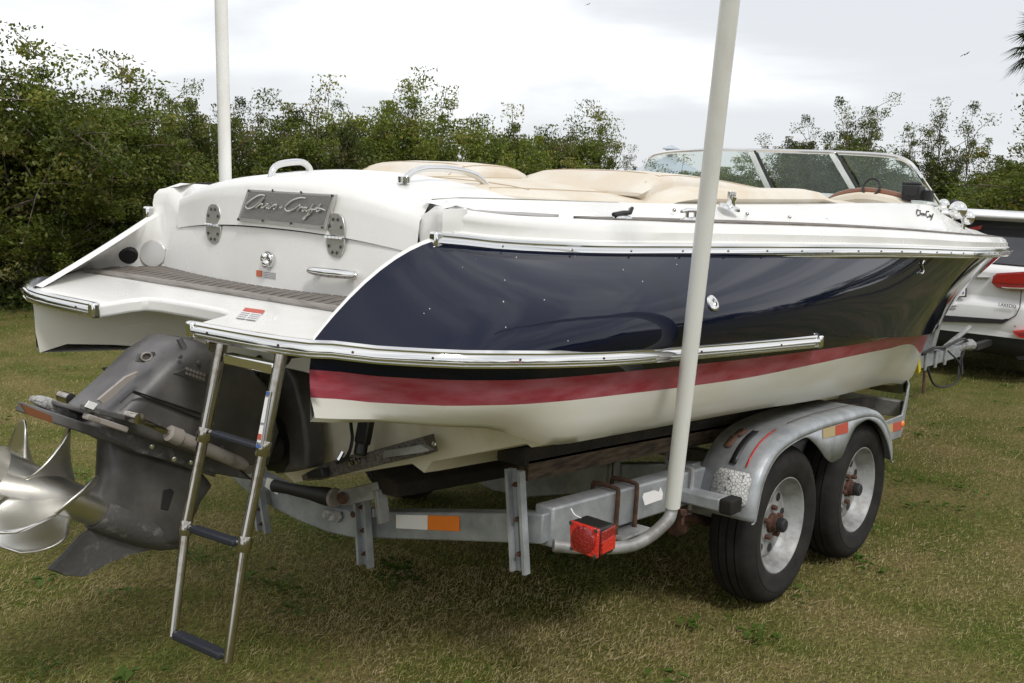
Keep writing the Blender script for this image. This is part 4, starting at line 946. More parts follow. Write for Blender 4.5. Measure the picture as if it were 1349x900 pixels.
def wheel(x, sg):
    c = Vector((x, sg*1.052, .357)); t = link('wheel', tm, c, trailer); t['label'] = 'worn black trailer tyre on grey modular rim'
    # sub-parts
    for nm, me in (('rim', rim_m), ('hub', hub_m), ('hub_cap', cap_m)):
        s = link(nm, me, c, t)
    s0 = R.random()
    for k in range(8):
        a = 2*pi*(k+s0)/8; s = link('vent_hole', hole_m, c+Vector((.120*cos(a), -.0225, .120*sin(a))), t); s.scale = (1, 1, 1.0)
    for k in range(5):
        a = 2*pi*(k+s0)/5; link('lug_nut', nut_m, c+Vector((.068*cos(a), -.029, .068*sin(a))), t)
    if sg > 0: t.rotation_euler = (0, 0, pi)
    return t
for x in AX:
    for sg in (-1, 1): wheel(x, sg)
# leaf spring hangers behind the wheels
for x in (3.95, 4.77, 5.6): b = MB(); b.box((x, -.86, .42), (.10, .05, .16)); b.build('spring_hanger', M['rust'], trailer, bevel=.01)
b = MB(); b.tube(crv([(3.95, -.88, .42), (4.35, -.88, .32), (4.77, -.88, .42)], 6), .02, 8); b.build('leaf_spring', M['rust'], trailer)
b = MB(); b.tube(crv([(4.77, -.88, .42), (5.19, -.88, .32), (5.6, -.88, .42)], 6), .02, 8); b.build('leaf_spring', M['rust'], trailer)
PH0 = 63; HAND = -.85
# ============================================================ STERNDRIVE AND LADDER (parts of the boat)
def V0(u, v, y=0): return U(u, v, y=y)
def pillow(name, px, hw, m, parent, y=0, steps=((-1, .86), (-.8, .97), (0, 1), (.8, .97), (1, .86)), bevel=0, angle=40):
    P = [V0(u, v, y) for u, v in px]; c = sum(P, Vector())/len(P); G = [[Vector((c.x+(p.x-c.x)*s, y+k*hw, c.z+(p.z-c.z)*s)) for p in P] for k, s in steps]
    b = MB(); b.rings(G); return b.build(name, m, parent, bevel=bevel, angle=angle)
# gimbal housing on the transom
gx = 2.50
gh = MB(); pl = [U(u, v, x=gx) for u, v in ((262, 470), (300, 462), (370, 470), (388, 500), (399, 545), (404, 590), (404, 618), (385, 622), (362, 625), (335, 600), (300, 560), (262, 520))]
gh.prism(pl, (.09, 0, 0)); gim = gh.build('gimbal_housing', M['drive'], boat, bevel=.015, seg=3)
b = MB(); pl = [U(u, v, x=gx-.004) for u, v in ((352, 555), (362, 545), (375, 560), (381, 585), (380, 610), (372, 622), (352, 620), (345, 590))]; b.prism(pl, (.01, 0, 0)); b.build('exhaust_opening', M['black'], gim)
c = U(363, 588, x=gx-.02); b = MB()
for k in range(5): b.lathe(c+Vector((-.012*k, 0, 0)), (-1, 0, 0), [(0, .045), (.003, .052), (.009, .052), (.012, .045)], 20)
b.build('rubber_bellows', M['roller'], gim)
b = MB(); b.beam(U(338, 485, x=gx-.03), U(318, 560, x=gx-.03), .035, .03, (1, 0, 0)); b.build('gimbal_rib', M['drive'], gim, bevel=.01)
b = MB(); pl = [U(u, v, x=gx-.012) for u, v in ((296, 535), (312, 538), (310, 549), (293, 546))]; b.prism(pl, (.01, 0, 0)); b.build('housing_slot', M['black'], gim)
b = MB(); pl = [U(u, v, x=gx-.05) for u, v in ((289, 548), (316, 555), (317, 562), (302, 566), (298, 577), (282, 572))]; b.prism(pl, (.04, 0, 0)); b.build('rubber_boot', M['black'], gim, bevel=.008)
c = U(346, 522, x=gx-.02); b = MB(); b.lathe(c, (-1, 0, 0), [(0, .035), (.02, .033), (.024, .02)], 16); b.build('hose_port', M['black'], gim)
c = U(327, 612, x=gx-.06); b = MB(); b.box(c, (.05, .045, .06)); b.lathe(c+Vector((-.025, 0, 0)), (-1, -.3, 0), [(0, .020), (.012, .018), (.014, 0)], 16); b.build('ram_anchor', M['ram'], gim, bevel=.006)
# dark boots above the drive
b = MB(); b.tube(crv([U(228, 424, x=2.42), U(214, 440, x=2.40), U(198, 456, x=2.36)], 4), [.018, .026, .034, .028, .02, .03, .035, .022, .018], 12); b.build('steering_boot', M['black'], boat)
for k, (pp) in enumerate(([(286, 470), (300, 500), (318, 520), (346, 522)], [(340, 470), (352, 492), (356, 508), (347, 520)], [(262, 470), (270, 492), (292, 500)])):
    b = MB(); b.tube(crv([U(u, v, x=gx-.03-.01*k) for u, v in pp], 5), .011, 8); b.build('rubber_hose', M['roller'], gim)
# drive unit
drv = bpy.data.objects.new('stern_drive', None); COL.objects.link(drv); drv.parent = boat; ORG[drv] = Vector((2.45, 0, .85)); drv.location = ORG[drv]-ORG[boat]; drv.empty_display_size = .1
upper = [(222, 441), (245, 444), (262, 452), (300, 470), (330, 500), (345, 560), (330, 607), (290, 607), (215, 590), (150, 567), (108, 550), (104, 541), (150, 500), (188, 462)]
P0 = [V0(u, v, -.0) for u, v in upper]
ctr = sum(P0, Vector())/len(P0)
def sec(y, s, dz=0, zs=1): return [Vector((ctr.x+(p.x-ctr.x)*s, y, ctr.z+(p.z-ctr.z)*s*zs+dz)) for p in P0]
b = MB(); b.rings([sec(-.145, .80, -.02), sec(-.135, .90, -.012), sec(-.10, .955, 0), sec(-.045, .985), sec(.045, .985), sec(.10, .955), sec(.135, .90, -.012), sec(.145, .80, -.02)]); up_h = b.build('drive_housing', M['drive'], drv, bevel=.012, seg=3, angle=50)
def hy(u, v, off=0): return U(u, v, y=-.147-off)
def plateon(px, name, m, th=.006, off=0, bev=.002): b = MB(); b.prism([hy(u, v, off) for u, v in px], (0, .012, 0)); return b.build(name, M[m], drv if False else up_h, bevel=bev)
plateon([(248, 484), (292, 500), (290, 512), (229, 492)], 'drive_badge_panel', 'drive', off=.002)
for r_i in range(2):
    for k in range(6):
        u0 = 246+k*4.4+r_i*-1; v0 = 484+r_i*5.5+k*1.55; plateon([(u0, v0), (u0+3, v0+1), (u0+2.6, v0+4.6), (u0-.4, v0+3.6)], 'raised_letter', 'drive2' if False else 'ram', off=.004, bev=0)
plateon([(184, 466), (204, 463), (206, 468), (190, 478), (180, 477)], 'round_badge_plate', 'drive', off=.004)
c = hy(193, 470, .008); b = MB(); b.tube([c+Vector((.018*cos(a), 0, .012*sin(a))) for a in [2*pi*i/16 for i in range(16)]], .003, 6, closed=True); b.build('round_badge', M['ram'], up_h)
plateon([(130, 527), (166, 497), (182, 490), (183, 493), (166, 506), (148, 524), (136, 532)], 'worn_paint_patch', 'ram', off=.003, bev=0)
for a, c in (((158, 530), (175, 515)), ((175, 515), (264, 545)), ((175, 517), (264, 552))):
    b = MB(); b.tube([hy(*a, .004), hy(*c, .004)], .003, 6); b.build('housing_seam', M['black'], up_h)
for u, v in ((237, 470), (262, 478), (286, 520), (150, 556), (120, 545), (292, 590), (210, 560)):
    b = MB(); b.lathe(hy(u, v, .002), (0, -1, 0), [(0, .008), (.005, .0075), (.006, 0)], 6); b.build('housing_bolt', M['drive2'], up_h)
for a, c in (((236, 446), (262, 500)), ((262, 500), (280, 560))):
    b = MB(); b.tube([U(*a, y=-.10), U(*c, y=-.14)], .010, 6); b.build('casting_ridge', M['drive'], up_h)
# skin of plates along the anti-ventilation line
def slab(name, p0, p1, w0, w1, th, m, lift=0, y=0):
    a = V0(*p0, y); c = V0(*p1, y); d = (c-a).normalized(); up = Vector((-d.z, 0, d.x)); up = up if up.z > 0 else -up; b = MB(); pl = []
    for t, w in ((0, w0*.55), (.04, w0*.85), (.12, w0), (.6, (w0+w1)/2), (1, w1)): pl.append(a.lerp(c, t)+Vector((0, w/2, 0)))
    pl += [Vector((p.x, 2*y-p.y, p.z)) for p in pl[::-1]]; b.prism([p+up*lift for p in pl], up*th); return b.build(name, M[m], drv, bevel=.004)
slab('ventilation_plate', (32, 545), (262, 622), .20, .18, .030, 'drive')
pillow('mid_housing', [(88, 556), (104, 545), (150, 560), (215, 583), (300, 612), (318, 628), (262, 618), (150, 588)], .10, M['drive2'], drv)
slab('splash_plate', (60, 540), (262, 597), .16, .24, .014, 'drive', .02)
b = MB(); pts = [V0(u, v, -.10) for u, v in ((28, 532), (68, 548), (70, 558), (36, 546))]; b.prism(pts, (0, .01, 0)); b.build('rusty_plate_tip', M['mahog'], drv)
b = MB(); b.tube(crv([V0(40, 525), V0(60, 531), V0(80, 541), V0(102, 553)], 4), [.008, .012, .016, .018, .019, .02, .02, .019, .018, .017, .016, .014, .012], 8); b.build('anode', M['anode'], drv)
for k, (a, c) in enumerate((((108, 536), (168, 552)), ((112, 548), (166, 566)))):
    b = MB(); b.beam(U(*a, y=-.155), U(*c, y=-.155), .03, .018); b.build('ram_bracket', M['ram'] if k else M['drive2'], drv, bevel=.004)
b = MB(); b.prism([U(u, v, y=-.175) for u, v in ((118, 528), (129, 532), (123, 540), (112, 536))], (0, .004, 0)); b.build('sticker_patch', M['whitep'], drv, flat=True)
# trim rams both sides
for sg in (-1, 1):
    if sg < 0: a, m_, e = U(176, 550, y=-.19), U(226, 572, y=-.20), U(322, 612, y=-.20)
    else:
        a0, m0, e0 = U(176, 550, y=-.19), U(226, 572, y=-.20), U(322, 612, y=-.20); a, m_, e = (Vector((p.x, -p.y, p.z)) for p in (a0, m0, e0))
    d = (e-a).normalized(); b = MB(); b.cyl(a, m_, .009, 10); r = b.build('trim_ram', M['steel'], drv)
    b = MB(); b.lathe(m_, d, [(-.012, .016), (-.010, .025), (.03, .027), (.036, .021), ((e-m_).length-.02, .021), ((e-m_).length, .016)], 18); b.build('ram_cylinder', M['ram'], r)
    b = MB(); b.cyl(a+Vector((0, -.03, 0)), a+Vector((0, .03, 0)), .018, 14); b.build('ram_pin', M['steel'], r)
for u, v in ((199, 588), (251, 609), (228, 605)): b = MB(); b.lathe(U(u, v, y=-.125), (0, -1, .1), [(0, .009), (.006, .008), (.007, 0)], 8); b.build('plate_bolt', M['chrome'], drv)
# leg, torpedo, skeg
leg = [(131, 572), (190, 586), (252, 606), (276, 636), (262, 655), (246, 690), (238, 712), (228, 719), (185, 720), (140, 702), (112, 690), (118, 660), (128, 630)]
lg = pillow('gear_case', leg, .055, M['drive'], drv, steps=((-1, .72), (-.85, .88), (-.45, .96), (0, 1), (.45, .96), (.85, .88), (1, .72)), angle=60)
ha = V0(128, 672); hb_ = V0(-8, 618); ax = (hb_-ha).normalized()
b = MB(); fwd = ha-ax*.36; b.lathe(fwd, ax, [(0, .002), (.02, .025), (.08, .048), (.16, .060), (.28, .066), (.35, .066), (.362, .060)], 24); b.build('torpedo', M['drive2'], drv)
sk = [(128, 690), (188, 712), (206, 722), (170, 730), (140, 742), (108, 760), (84, 758), (62, 750), (85, 728), (105, 705)]
pillow('skeg', sk, .012, M['drive2'], drv, steps=((-1, .95), (0, 1), (1, .95)))
b = MB(); b.prism([U(u, v, y=-.058) for u, v in ((215, 646), (226, 644), (230, 648), (222, 673), (212, 671))], (0, .01, 0)); b.build('intake_screen', M['stickblue'] if False else M['bumper'], lg, bevel=.003)
b = MB(); b.prism([V0(*p, .16) for p in ((140, 486), (165, 483), (160, 491), (146, 493))], (0, .03, 0)); b.build('far_trim_tab', M['bumper'], boat)
# propeller
pr = bpy.data.objects.new('propeller', None)
hub = MB(); Lh = (hb_-ha).length
hub.lathe(ha, ax, [(.0, .050), (.01, .054), (Lh*.5, .055), (Lh*.78, .059), (Lh*.97, .068), (Lh, .071), (Lh*.995, .065), (Lh*.9, .056), (Lh*.8, .05), (Lh*.8, .0)], 32)
hubo = hub.build('propeller', M['prop'], drv)
xb_ = ax.orthogonal().normalized(); xb_ = (Vector((0, 0, 1))-ax*ax.z).normalized(); yb_ = ax.cross(xb_)
NB = 4; ph0 = radians(PH0)
for k in range(NB):
    G = []; ph = ph0+2*pi*k/NB
    for i in range(19):
        t = i/18; r = .046+.156*t; ch_ = .94*sqrt(max(.0004, 1-max(0, (t-.42)/.58)**2.5))*(.9+.1*min(1, t*2.5))   # angular chord at hub radius scale
        half = ch_*1.16; pitch = .125; rowp = []
        skew = .20*t*t
        for j in range(19):
            s = (j/18*2-1); a = ph+s*half+skew; zz = (s*half)*pitch*HAND+.055*t; cup = .012*t*max(0, s)**3
            rowp.append(ha+ax*(Lh*.46+zz+.02+cup)+(xb_*cos(a)+yb_*sin(a))*r)
        G.append(rowp)
    b = MB(); b.grid(G); b.build('blade', M['prop'], hubo, angle=80, solid=.006)
# ---- swim ladder
lad = bpy.data.objects.new('swim_ladder', None); COL.objects.link(lad); lad.parent = boat; ORG[lad] = Vector((2.0, -.5, 1.25)); lad.location = ORG[lad]-ORG[boat]; lad['label'] = 'telescopic stainless ladder hanging off the swim platform'
def lp(u, v):
    t = min(1, max(0, (v-450)/(855-450))); return U(u, v, x=2.01-.20*t)
for (p0, c1, c2, p3) in (((293, 449), (269, 572), (244.5, 695), (228, 838)), ((371, 464), (347, 590), (322, 716), (300, 872))):
    a, q1, q2, e = lp(*p0), lp(*c1), lp(*c2), lp(*p3)
    b = MB(); b.tube([a, q1], .0185, 16); r = b.build('ladder_rail', M['steel'], lad)
    b = MB(); b.tube([q1, q2], .0160, 16); b.build('ladder_rail', M['steel'], lad)
    b = MB(); b.tube([q2, e], .0140, 16); b.build('ladder_rail', M['steel'], lad)
    for q, d, rr in ((q1, q2-q1, .022), (q2, e-q2, .0195)):
        b = MB(); d = d.normalized(); b.lathe(q-d*.02, d, [(0, rr*.95), (.004, rr), (.04, rr), (.044, rr*.9)], 16); b.build('ladder_collar', M['steel'], lad)
def rung(p0, p1, r, nm='ladder_rung'):
    a, c = lp(*p0), lp(*p1); b = MB(); b.tube([a, a.lerp(c, .08)], r*.6, 10); b.tube([a.lerp(c, .92), c], r*.6, 10); o = b.build(nm, M['chrome'], lad)
    b = MB(); d = (c-a); b.beam(a.lerp(c, .07), a.lerp(c, .93), r*2.6, r*1.5); b.build('rung_tread', M['stickblue2'], o, bevel=.005)
M['stickblue2'] = mat('dark_blue_tread', (.018, .021, .031), .6, bump=.3, bscale=200)
rung((277, 569), (345, 590), .011); rung((250, 695), (318, 717), .013); rung((228, 834), (300, 866), .014)
b = MB(); b.beam(lp(300, 472), lp(366, 486), .035, .034); b.build('top_crossbar', M['chrome'], lad, bevel=.005)
sl = [lp(358, 514), lp(364, 515), lp(352, 589), lp(344, 587)]; off = Vector((-.022, -.004, 0)); 
b = MB(); b.prism([p+off for p in sl], (.002, 0, 0)); st = b.build('ladder_label', M['stickgrey'], lad, flat=True)
for (t0, t1, mm_) in ((0, .06, 'stickblue'), (.10, .55, 'whitep'), (.6, .9, 'whitep'), (.94, 1, 'stickblue'), (.75, .85, 'stickred')):
    q = [sl[0].lerp(sl[3], t0).lerp(sl[1].lerp(sl[2], t0), .2), sl[0].lerp(sl[3], t0).lerp(sl[1].lerp(sl[2], t0), .8), sl[0].lerp(sl[3], t1).lerp(sl[1].lerp(sl[2], t1), .8), sl[0].lerp(sl[3], t1).lerp(sl[1].lerp(sl[2], t1), .2)]
    b = MB(); b.prism([p+off*1.1+Vector((-.0015 if mm_ != 'stickred' else -.003, 0, 0)) for p in q], (.001, 0, 0)); b.build('label_print', M[mm_], st, flat=True)
for u, v in ((287, 452), (377, 470)):
    c = U(u, v, x=2.03); b = MB(); b.lathe(c+Vector((0, .02, 0)), (0, -1, 0), [(0, .03), (.012, .03)], 18); b.box(c+Vector((.03, 0, .02)), (.08, .03, .05)); b.build('ladder_hinge', M['steel'] if u < 300 else M['black'], lad, bevel=.004)
# ============================================================ SUV AHEAD OF THE TRAILER
CX, CY = 11.65, .51
suv = thing('parked_car', 'white SUV with dark rear glass parked ahead of the boat trailer', 'car', (CX+2.3, CY, 0))
def S_(u, v, off=0): return U(u, v, x=CX-off)
HW = 1.0
b = MB(); side = [(CX+.02, .50), (CX-.02, .62), (CX, .80), (CX+.05, .84), (CX+.03, 1.14), (CX+.10, 1.21), (CX+3.3, 1.20), (CX+4.5, 1.08), (CX+4.85, .95), (CX+4.9, .5), (CX+4.4, .42), (CX+.3, .42)]
G = []
for y, s, dz in ((-HW, .985, 0), (-HW*.93, .997, 0), (-HW*.6, 1, .0), (0, 1.003, .004), (HW*.6, 1, 0), (HW*.93, .997, 0), (HW, .985, 0)):
    G.append([Vector((CX+2.4+(x-CX-2.4)*s-(.0 if abs(y) > .5 else 0), CY+y, z+dz)) for x, z in side])
b.rings(G); bd = b.build('body', M['carwhite'], suv, bevel=.035, seg=3)
# greenhouse: dark glass block, white roof, rear pillars
b = MB()
def ringz(z, x0, x1, hw): return [Vector((x0, CY-hw*.86, z)), Vector((x0+.10, CY-hw, z)), Vector((x1, CY-hw, z)), Vector((x1+.1, CY-hw*.8, z)), Vector((x1+.1, CY+hw*.8, z)), Vector((x1, CY+hw, z)), Vector((x0+.10, CY+hw, z)), Vector((x0, CY+hw*.86, z))]
b.rings([ringz(1.19, CX+.07, CX+3.3, .93), ringz(1.40, CX+.18, CX+3.0, .88), ringz(1.66, CX+.36, CX+2.5, .78)]); b.build('windows', M['carglass'], suv, bevel=.02)
b = MB(); b.rings([ringz(1.625, CX+.30, CX+2.5, .80), ringz(1.66, CX+.25, CX+2.48, .815), ringz(1.70, CX+.27, CX+2.45, .80), ringz(1.735, CX+.45, CX+2.3, .72)]); rf = b.build('roof', M['carwhite'], suv, bevel=.015)
b = MB(); b.box((CX+.235, CY, 1.672), (.16, 1.50, .035)); b.build('roof_spoiler', M['carwhite'], suv, bevel=.014)
for sg in (-1, 1):
    b = MB(); b.beam((CX+.14, CY+sg*.90, 1.20), (CX+.42, CY+sg*.795, 1.66), .16, .05, (0, -sg, .3)); b.build('rear_pillar', M['carwhite'], suv, bevel=.015)
    b = MB(); b.tube([(CX+.6, CY+sg*.70, 1.74), (CX+.7, CY+sg*.71, 1.785), (CX+2.1, CY+sg*.70, 1.785), (CX+2.2, CY+sg*.69, 1.74)], .018, 8); b.build('roof_rack', M['bumper'], suv)
q = U(1257, 274, x=CX+.55); b = MB(); b.prism([Vector((q.x-.07, q.y-.075, 1.73)), Vector((q.x-.06, q.y-.01, 1.825)), Vector((q.x-.06, q.y+.02, 1.825)), Vector((q.x-.07, q.y+.085, 1.73))], (.16, 0, 0)); sf = b.build('antenna_fin', M['bumper'], suv, bevel=.015)
b = MB(); b.prism([S_(*p, -.22) for p in ((1277, 300), (1294, 297), (1292, 302), (1278, 304))], (.01, 0, 0)); b.build('brake_light', M['lensd'], suv)
# rear face details
def sf_(px, name, m, off=.03, th=.02, parent=None, bev=.003): b = MB(); b.prism([S_(u, v, off) for u, v in px], (th, 0, 0)); return b.build(name, M[m], parent or suv, bevel=bev)
tl_ = sf_([(1306, 373), (1308, 364), (1313, 360), (1362, 357), (1362, 383), (1332, 383), (1313, 379)], 'tail_light', 'lensd', .035, .05, bev=.006)
sf_([(1308, 372), (1310, 364.5), (1315, 361.5), (1362, 359), (1362, 375), (1328, 374)], 'upper_lens', 'lensd2', .040, .01, tl_)
sf_([(1318, 378), (1326, 381.5), (1362, 382), (1362, 380), (1328, 379)], 'clear_strip', 'chrome', .041, .01, tl_)
sf_([(1240, 364), (1303, 365), (1303, 366.2), (1240, 365.2)], 'tailgate_crease', 'stickgrey', .0, .03)
pr_ = sf_([(1246, 377.5), (1273.5, 374), (1272.5, 391.5), (1245, 393)], 'plate_holder', 'black', .026)
sf_([(1247, 379), (1272, 375.6), (1271.2, 390), (1246, 391.6)], 'licence_plate', 'reflw', .030, .004, pr_)
text('plate_lettering', '7M', .10, M['stickblue'], S_(1265.5, 383.5, .034), (0, -1, 0), (0, 0, 1), pr_) if False else None
sf_([(1262, 381), (1264, 380.8), (1265.5, 387.5), (1263.5, 387.7)], 'plate_mark', 'stickblue', .033, .003, pr_, 0); sf_([(1267, 380.2), (1268.6, 380), (1269.8, 387), (1268, 387.3)], 'plate_mark', 'stickblue', .033, .003, pr_, 0)
sf_([(1240, 402), (1261, 400.5), (1260, 403), (1240, 404)], 'moulding', 'carwhite', .035); sf_([(1238, 405.5), (1259, 405.5), (1258, 407.5), (1238, 407.5)], 'moulding_painted_shadow', 'stickgrey', .028)  # second strip is grey paint standing in for the shadow below the moulding
text('model_lettering', 'LAREDO', .044, M['bumper'], S_(1327, 402.8, .030), (0, -1, -.03), (0, 0, 1), suv, .003)
sf_([(1222, 414), (1320, 421), (1325, 420), (1330, 420.5), (1320, 426.5), (1222, 423)], 'bumper_step_pad', 'bumper', .045, .03)
for a, c in (((1345.5, 383), (1343.5, 405)), ((1343.5, 405), (1338, 416)), ((1338, 416), (1328, 421))):
    b = MB(); b.tube([S_(*a, .025), S_(*c, .025)], .005, 6); b.build('panel_gap', M['caulk'], suv)
# bumper: white upper, black valance
b = MB(); G = []
for y in [-1+2*i/16 for i in range(17)]:
    c = .06*(1-abs(y)**4); e = .22*max(0, abs(y)-.82)/.18
    up = .05*max(0, abs(y)-.45) 
    G.append([Vector((CX+.06-c+e, CY+y, z+dz)) if k not in (0, 5) else Vector((CX+.3, CY+y, z+dz)) for k, (z, dz) in enumerate(((.69, 0), (.695, 0), (.66, 0), (.56, 0), (.485-.0, -up*.2), (.485, -up*.2)))])
b.grid(G); b.build('bumper', M['carwhite'], suv, angle=60)
b = MB(); G = []
for y in [-1+2*i/16 for i in range(17)]:
    c = .05*(1-abs(y)**4); e = .22*max(0, abs(y)-.82)/.18
    G.append([Vector((CX+.3, CY+y, .49)), Vector((CX+.075-c+e, CY+y, .488)), Vector((CX+.085-c+e, CY+y, .40)), Vector((CX+.14-c+e, CY+y, .30)), Vector((CX+.4, CY+y, .29))])
b.grid(G); b.build('lower_valance', M['bumper'], suv, angle=60)
sf_([(1334, 436), (1349, 434.5), (1360, 434), (1358, 446), (1342, 445), (1337, 441)], 'bumper_reflector', 'lens', .055, .05); sf_([(1338, 438), (1356, 437), (1356, 443), (1344, 443)], 'reflector_core', 'lensd', .058, .05)
for u, v in ((1279, 430), (1337, 430)): b = MB(); b.lathe(S_(u, v, .05), (-1, 0, 0), [(0, .013), (.004, .012), (.005, 0)], 12); b.build('parking_sensor', M['stickgrey'], suv)
b = MB(); b.tube([(CX+.1, CY-.72, .30), (CX+.5, CY-.72, .30)], .04, 12); b.build('exhaust_tip', M['bumper'], suv)
b = MB(); b.beam((CX-.75, -.0, .44), (CX+.4, .12, .40), .06, .06); b.build('tow_bar', M['bumper'], suv)
b = MB(); b.box((CX+2.4, CY, .36), (4.4, 1.5, .16)); b.build('underbody', M['bumper'], suv)
hb = MB(); hb.lathe((0, 0, 0), (0, -1, 0), [(-.11, .22), (-.12, .30), (-.10, .365), (-.06, .38), (.06, .38), (.10, .365), (.12, .30), (.11, .22)], 48); ct, _ = hb.mesh('tyre', M['rubber'], (0, 0, 0))
hb = MB(); hb.lathe((0, 0, 0), (0, -1, 0), [(-.1, .22), (.10, .225), (.09, .2), (.03, .19), (.04, .05), (.07, .04), (.08, 0)], 32); crm, _ = hb.mesh('rim', M['galv'], (0, 0, 0))
for x in (CX+1.0, CX+3.95):
    for sg in (-1, 1):
        c = Vector((x, CY+sg*.86, .375)); w = link('wheel', ct, c, suv); s = link('rim', crm, c, w)
        if sg > 0: w.rotation_euler = (0, 0, pi)
        b = MB(); b.lathe((x, CY+sg*.86, .40), (0, sg, 0), [(-.2, .46), (.135, .46), (.142, .44), (.142, .40)], 32); b.build('wheel_arch', M['bumper'], suv)
# ============================================================ GROUND, GRASS, TREES, FAR THINGS
def ground_material():
    m = bpy.data.materials.new('lawn_ground'); m.use_nodes = True; n = m.node_tree.nodes; l = m.node_tree.links; b = n['Principled BSDF']; b.inputs['Roughness'].default_value = .95; b.inputs['Specular IOR Level'].default_value = .1
    g = n.new('ShaderNodeTexCoord')
    def nz(s, d=8): t = n.new('ShaderNodeTexNoise'); t.inputs['Scale'].default_value = s; t.inputs['Detail'].default_value = d; t.inputs['Roughness'].default_value = .65; l.new(g.outputs['Object'], t.inputs['Vector']); return t
    def ramp(t, p0, c0, p1, c1): r = n.new('ShaderNodeValToRGB'); r.color_ramp.elements[0].position = p0; r.color_ramp.elements[0].color = (*c0, 1); r.color_ramp.elements[1].position = p1; r.color_ramp.elements[1].color = (*c1, 1); l.new(t.outputs[0], r.inputs[0]); return r
    a = ramp(nz(1.3), .38, (.090, .112, .022), .62, (.20, .165, .072)); c = ramp(nz(45, 4), .35, (.45, .45, .45), .65, (1.25, 1.2, 1.1))
    mx = n.new('ShaderNodeMix'); mx.data_type = 'RGBA'; mx.blend_type = 'MULTIPLY'; mx.inputs[0].default_value = 1; l.new(a.outputs[0], mx.inputs[6]); l.new(c.outputs[0], mx.inputs[7]); l.new(mx.outputs[2], b.inputs['Base Color'])
    bp = n.new('ShaderNodeBump'); bp.inputs['Strength'].default_value = .6; bp.inputs['Distance'].default_value = .03; l.new(nz(60, 4).outputs[0], bp.inputs['Height']); l.new(bp.outputs[0], b.inputs['Normal']); return m
b = MB(); b.add([(-700, -700, 0), (700, -700, 0), (700, 700, 0), (-700, 700, 0)], [(0, 1, 2, 3)]); gr = b.build('ground', ground_material(), None, origin=(0, 0, 0)); tag(gr, 'flat lawn of mown green and straw coloured grass', kind='structure')
def blade_material(name, stops, trans=.25, island=True):
    m = bpy.data.materials.new(name); m.use_nodes = True; n = m.node_tree.nodes; l = m.node_tree.links
    for q in list(n): n.remove(q)
    o = n.new('ShaderNodeOutputMaterial'); d = n.new('ShaderNodeBsdfDiffuse'); t = n.new('ShaderNodeBsdfTranslucent'); gl = n.new('ShaderNodeBsdfGlossy'); gl.inputs['Roughness'].default_value = .45; gl.inputs[0].default_value = (.8, .85, .8, 1)
    mx = n.new('ShaderNodeMixShader'); mx.inputs[0].default_value = trans; m2 = n.new('ShaderNodeMixShader'); m2.inputs[0].default_value = .025
    g = n.new('ShaderNodeNewGeometry'); r = n.new('ShaderNodeValToRGB'); r.color_ramp.interpolation = 'LINEAR'
    e = r.color_ramp.elements; e[0].position = stops[0][0]; e[0].color = (*stops[0][1], 1); e[1].position = stops[-1][0]; e[1].color = (*stops[-1][1], 1)
    for p, c in stops[1:-1]: q = e.new(p); q.color = (*c, 1)
    src = g.outputs['Random Per Island']
    at = n.new('ShaderNodeAttribute'); at.attribute_name = 'tint'; mm = n.new('ShaderNodeMath'); mm.operation = 'ADD'; l.new(src, mm.inputs[0]); l.new(at.outputs['Fac'], mm.inputs[1])
    m3 = n.new('ShaderNodeMath'); m3.operation = 'MULTIPLY'; m3.inputs[1].default_value = .5; l.new(mm.outputs[0], m3.inputs[0]); l.new(m3.outputs[0], r.inputs[0])
    oi = n.new('ShaderNodeObjectInfo'); hs = n.new('ShaderNodeHueSaturation'); mr = n.new('ShaderNodeMapRange'); mr.inputs['To Min'].default_value = .72; mr.inputs['To Max'].default_value = 1.25; l.new(oi.outputs['Random'], mr.inputs[0]); l.new(mr.outputs[0], hs.inputs['Value']); l.new(r.outputs[0], hs.inputs['Color'])
    for s in (d, t): l.new(hs.outputs[0], s.inputs[0])
    l.new(d.outputs[0], mx.inputs[1]); l.new(t.outputs[0], mx.inputs[2]); l.new(mx.outputs[0], m2.inputs[1]); l.new(gl.outputs[0], m2.inputs[2]); l.new(m2.outputs[0], o.inputs[0]); return m
rng = np.random.default_rng(5)
def tri_mesh(name, V, F, m, tint=None):
    me = bpy.data.meshes.new(name); me.vertices.add(len(V)); me.vertices.foreach_set('co', V.astype(np.float32).ravel())
    k = F.shape[1]; me.loops.add(F.size); me.loops.foreach_set('vertex_index', F.astype(np.int32).ravel()); me.polygons.add(len(F)); me.polygons.foreach_set('loop_start', np.arange(0, F.size, k, dtype=np.int32)); me.polygons.foreach_set('loop_total', np.full(len(F), k, dtype=np.int32))
    if tint is not None: a = me.attributes.new('tint', 'FLOAT', 'POINT'); a.data.foreach_set('value', tint.astype(np.float32))
    me.materials.append(m); me.update(calc_edges=True); me.validate(); return me
def vnoise(x, y, s, seed):
    """smooth value noise on numpy arrays"""
    r = np.random.default_rng(seed).random((64, 64)); X = x*s; Y = y*s; i = np.floor(X).astype(int); j = np.floor(Y).astype(int); fx = X-i; fy = Y-j; fx = fx*fx*(3-2*fx); fy = fy*fy*(3-2*fy)
    g = lambda a, c: r[a % 64, c % 64]
    return (g(i, j)*(1-fx)+g(i+1, j)*fx)*(1-fy)+(g(i, j+1)*(1-fx)+g(i+1, j+1)*fx)*fy
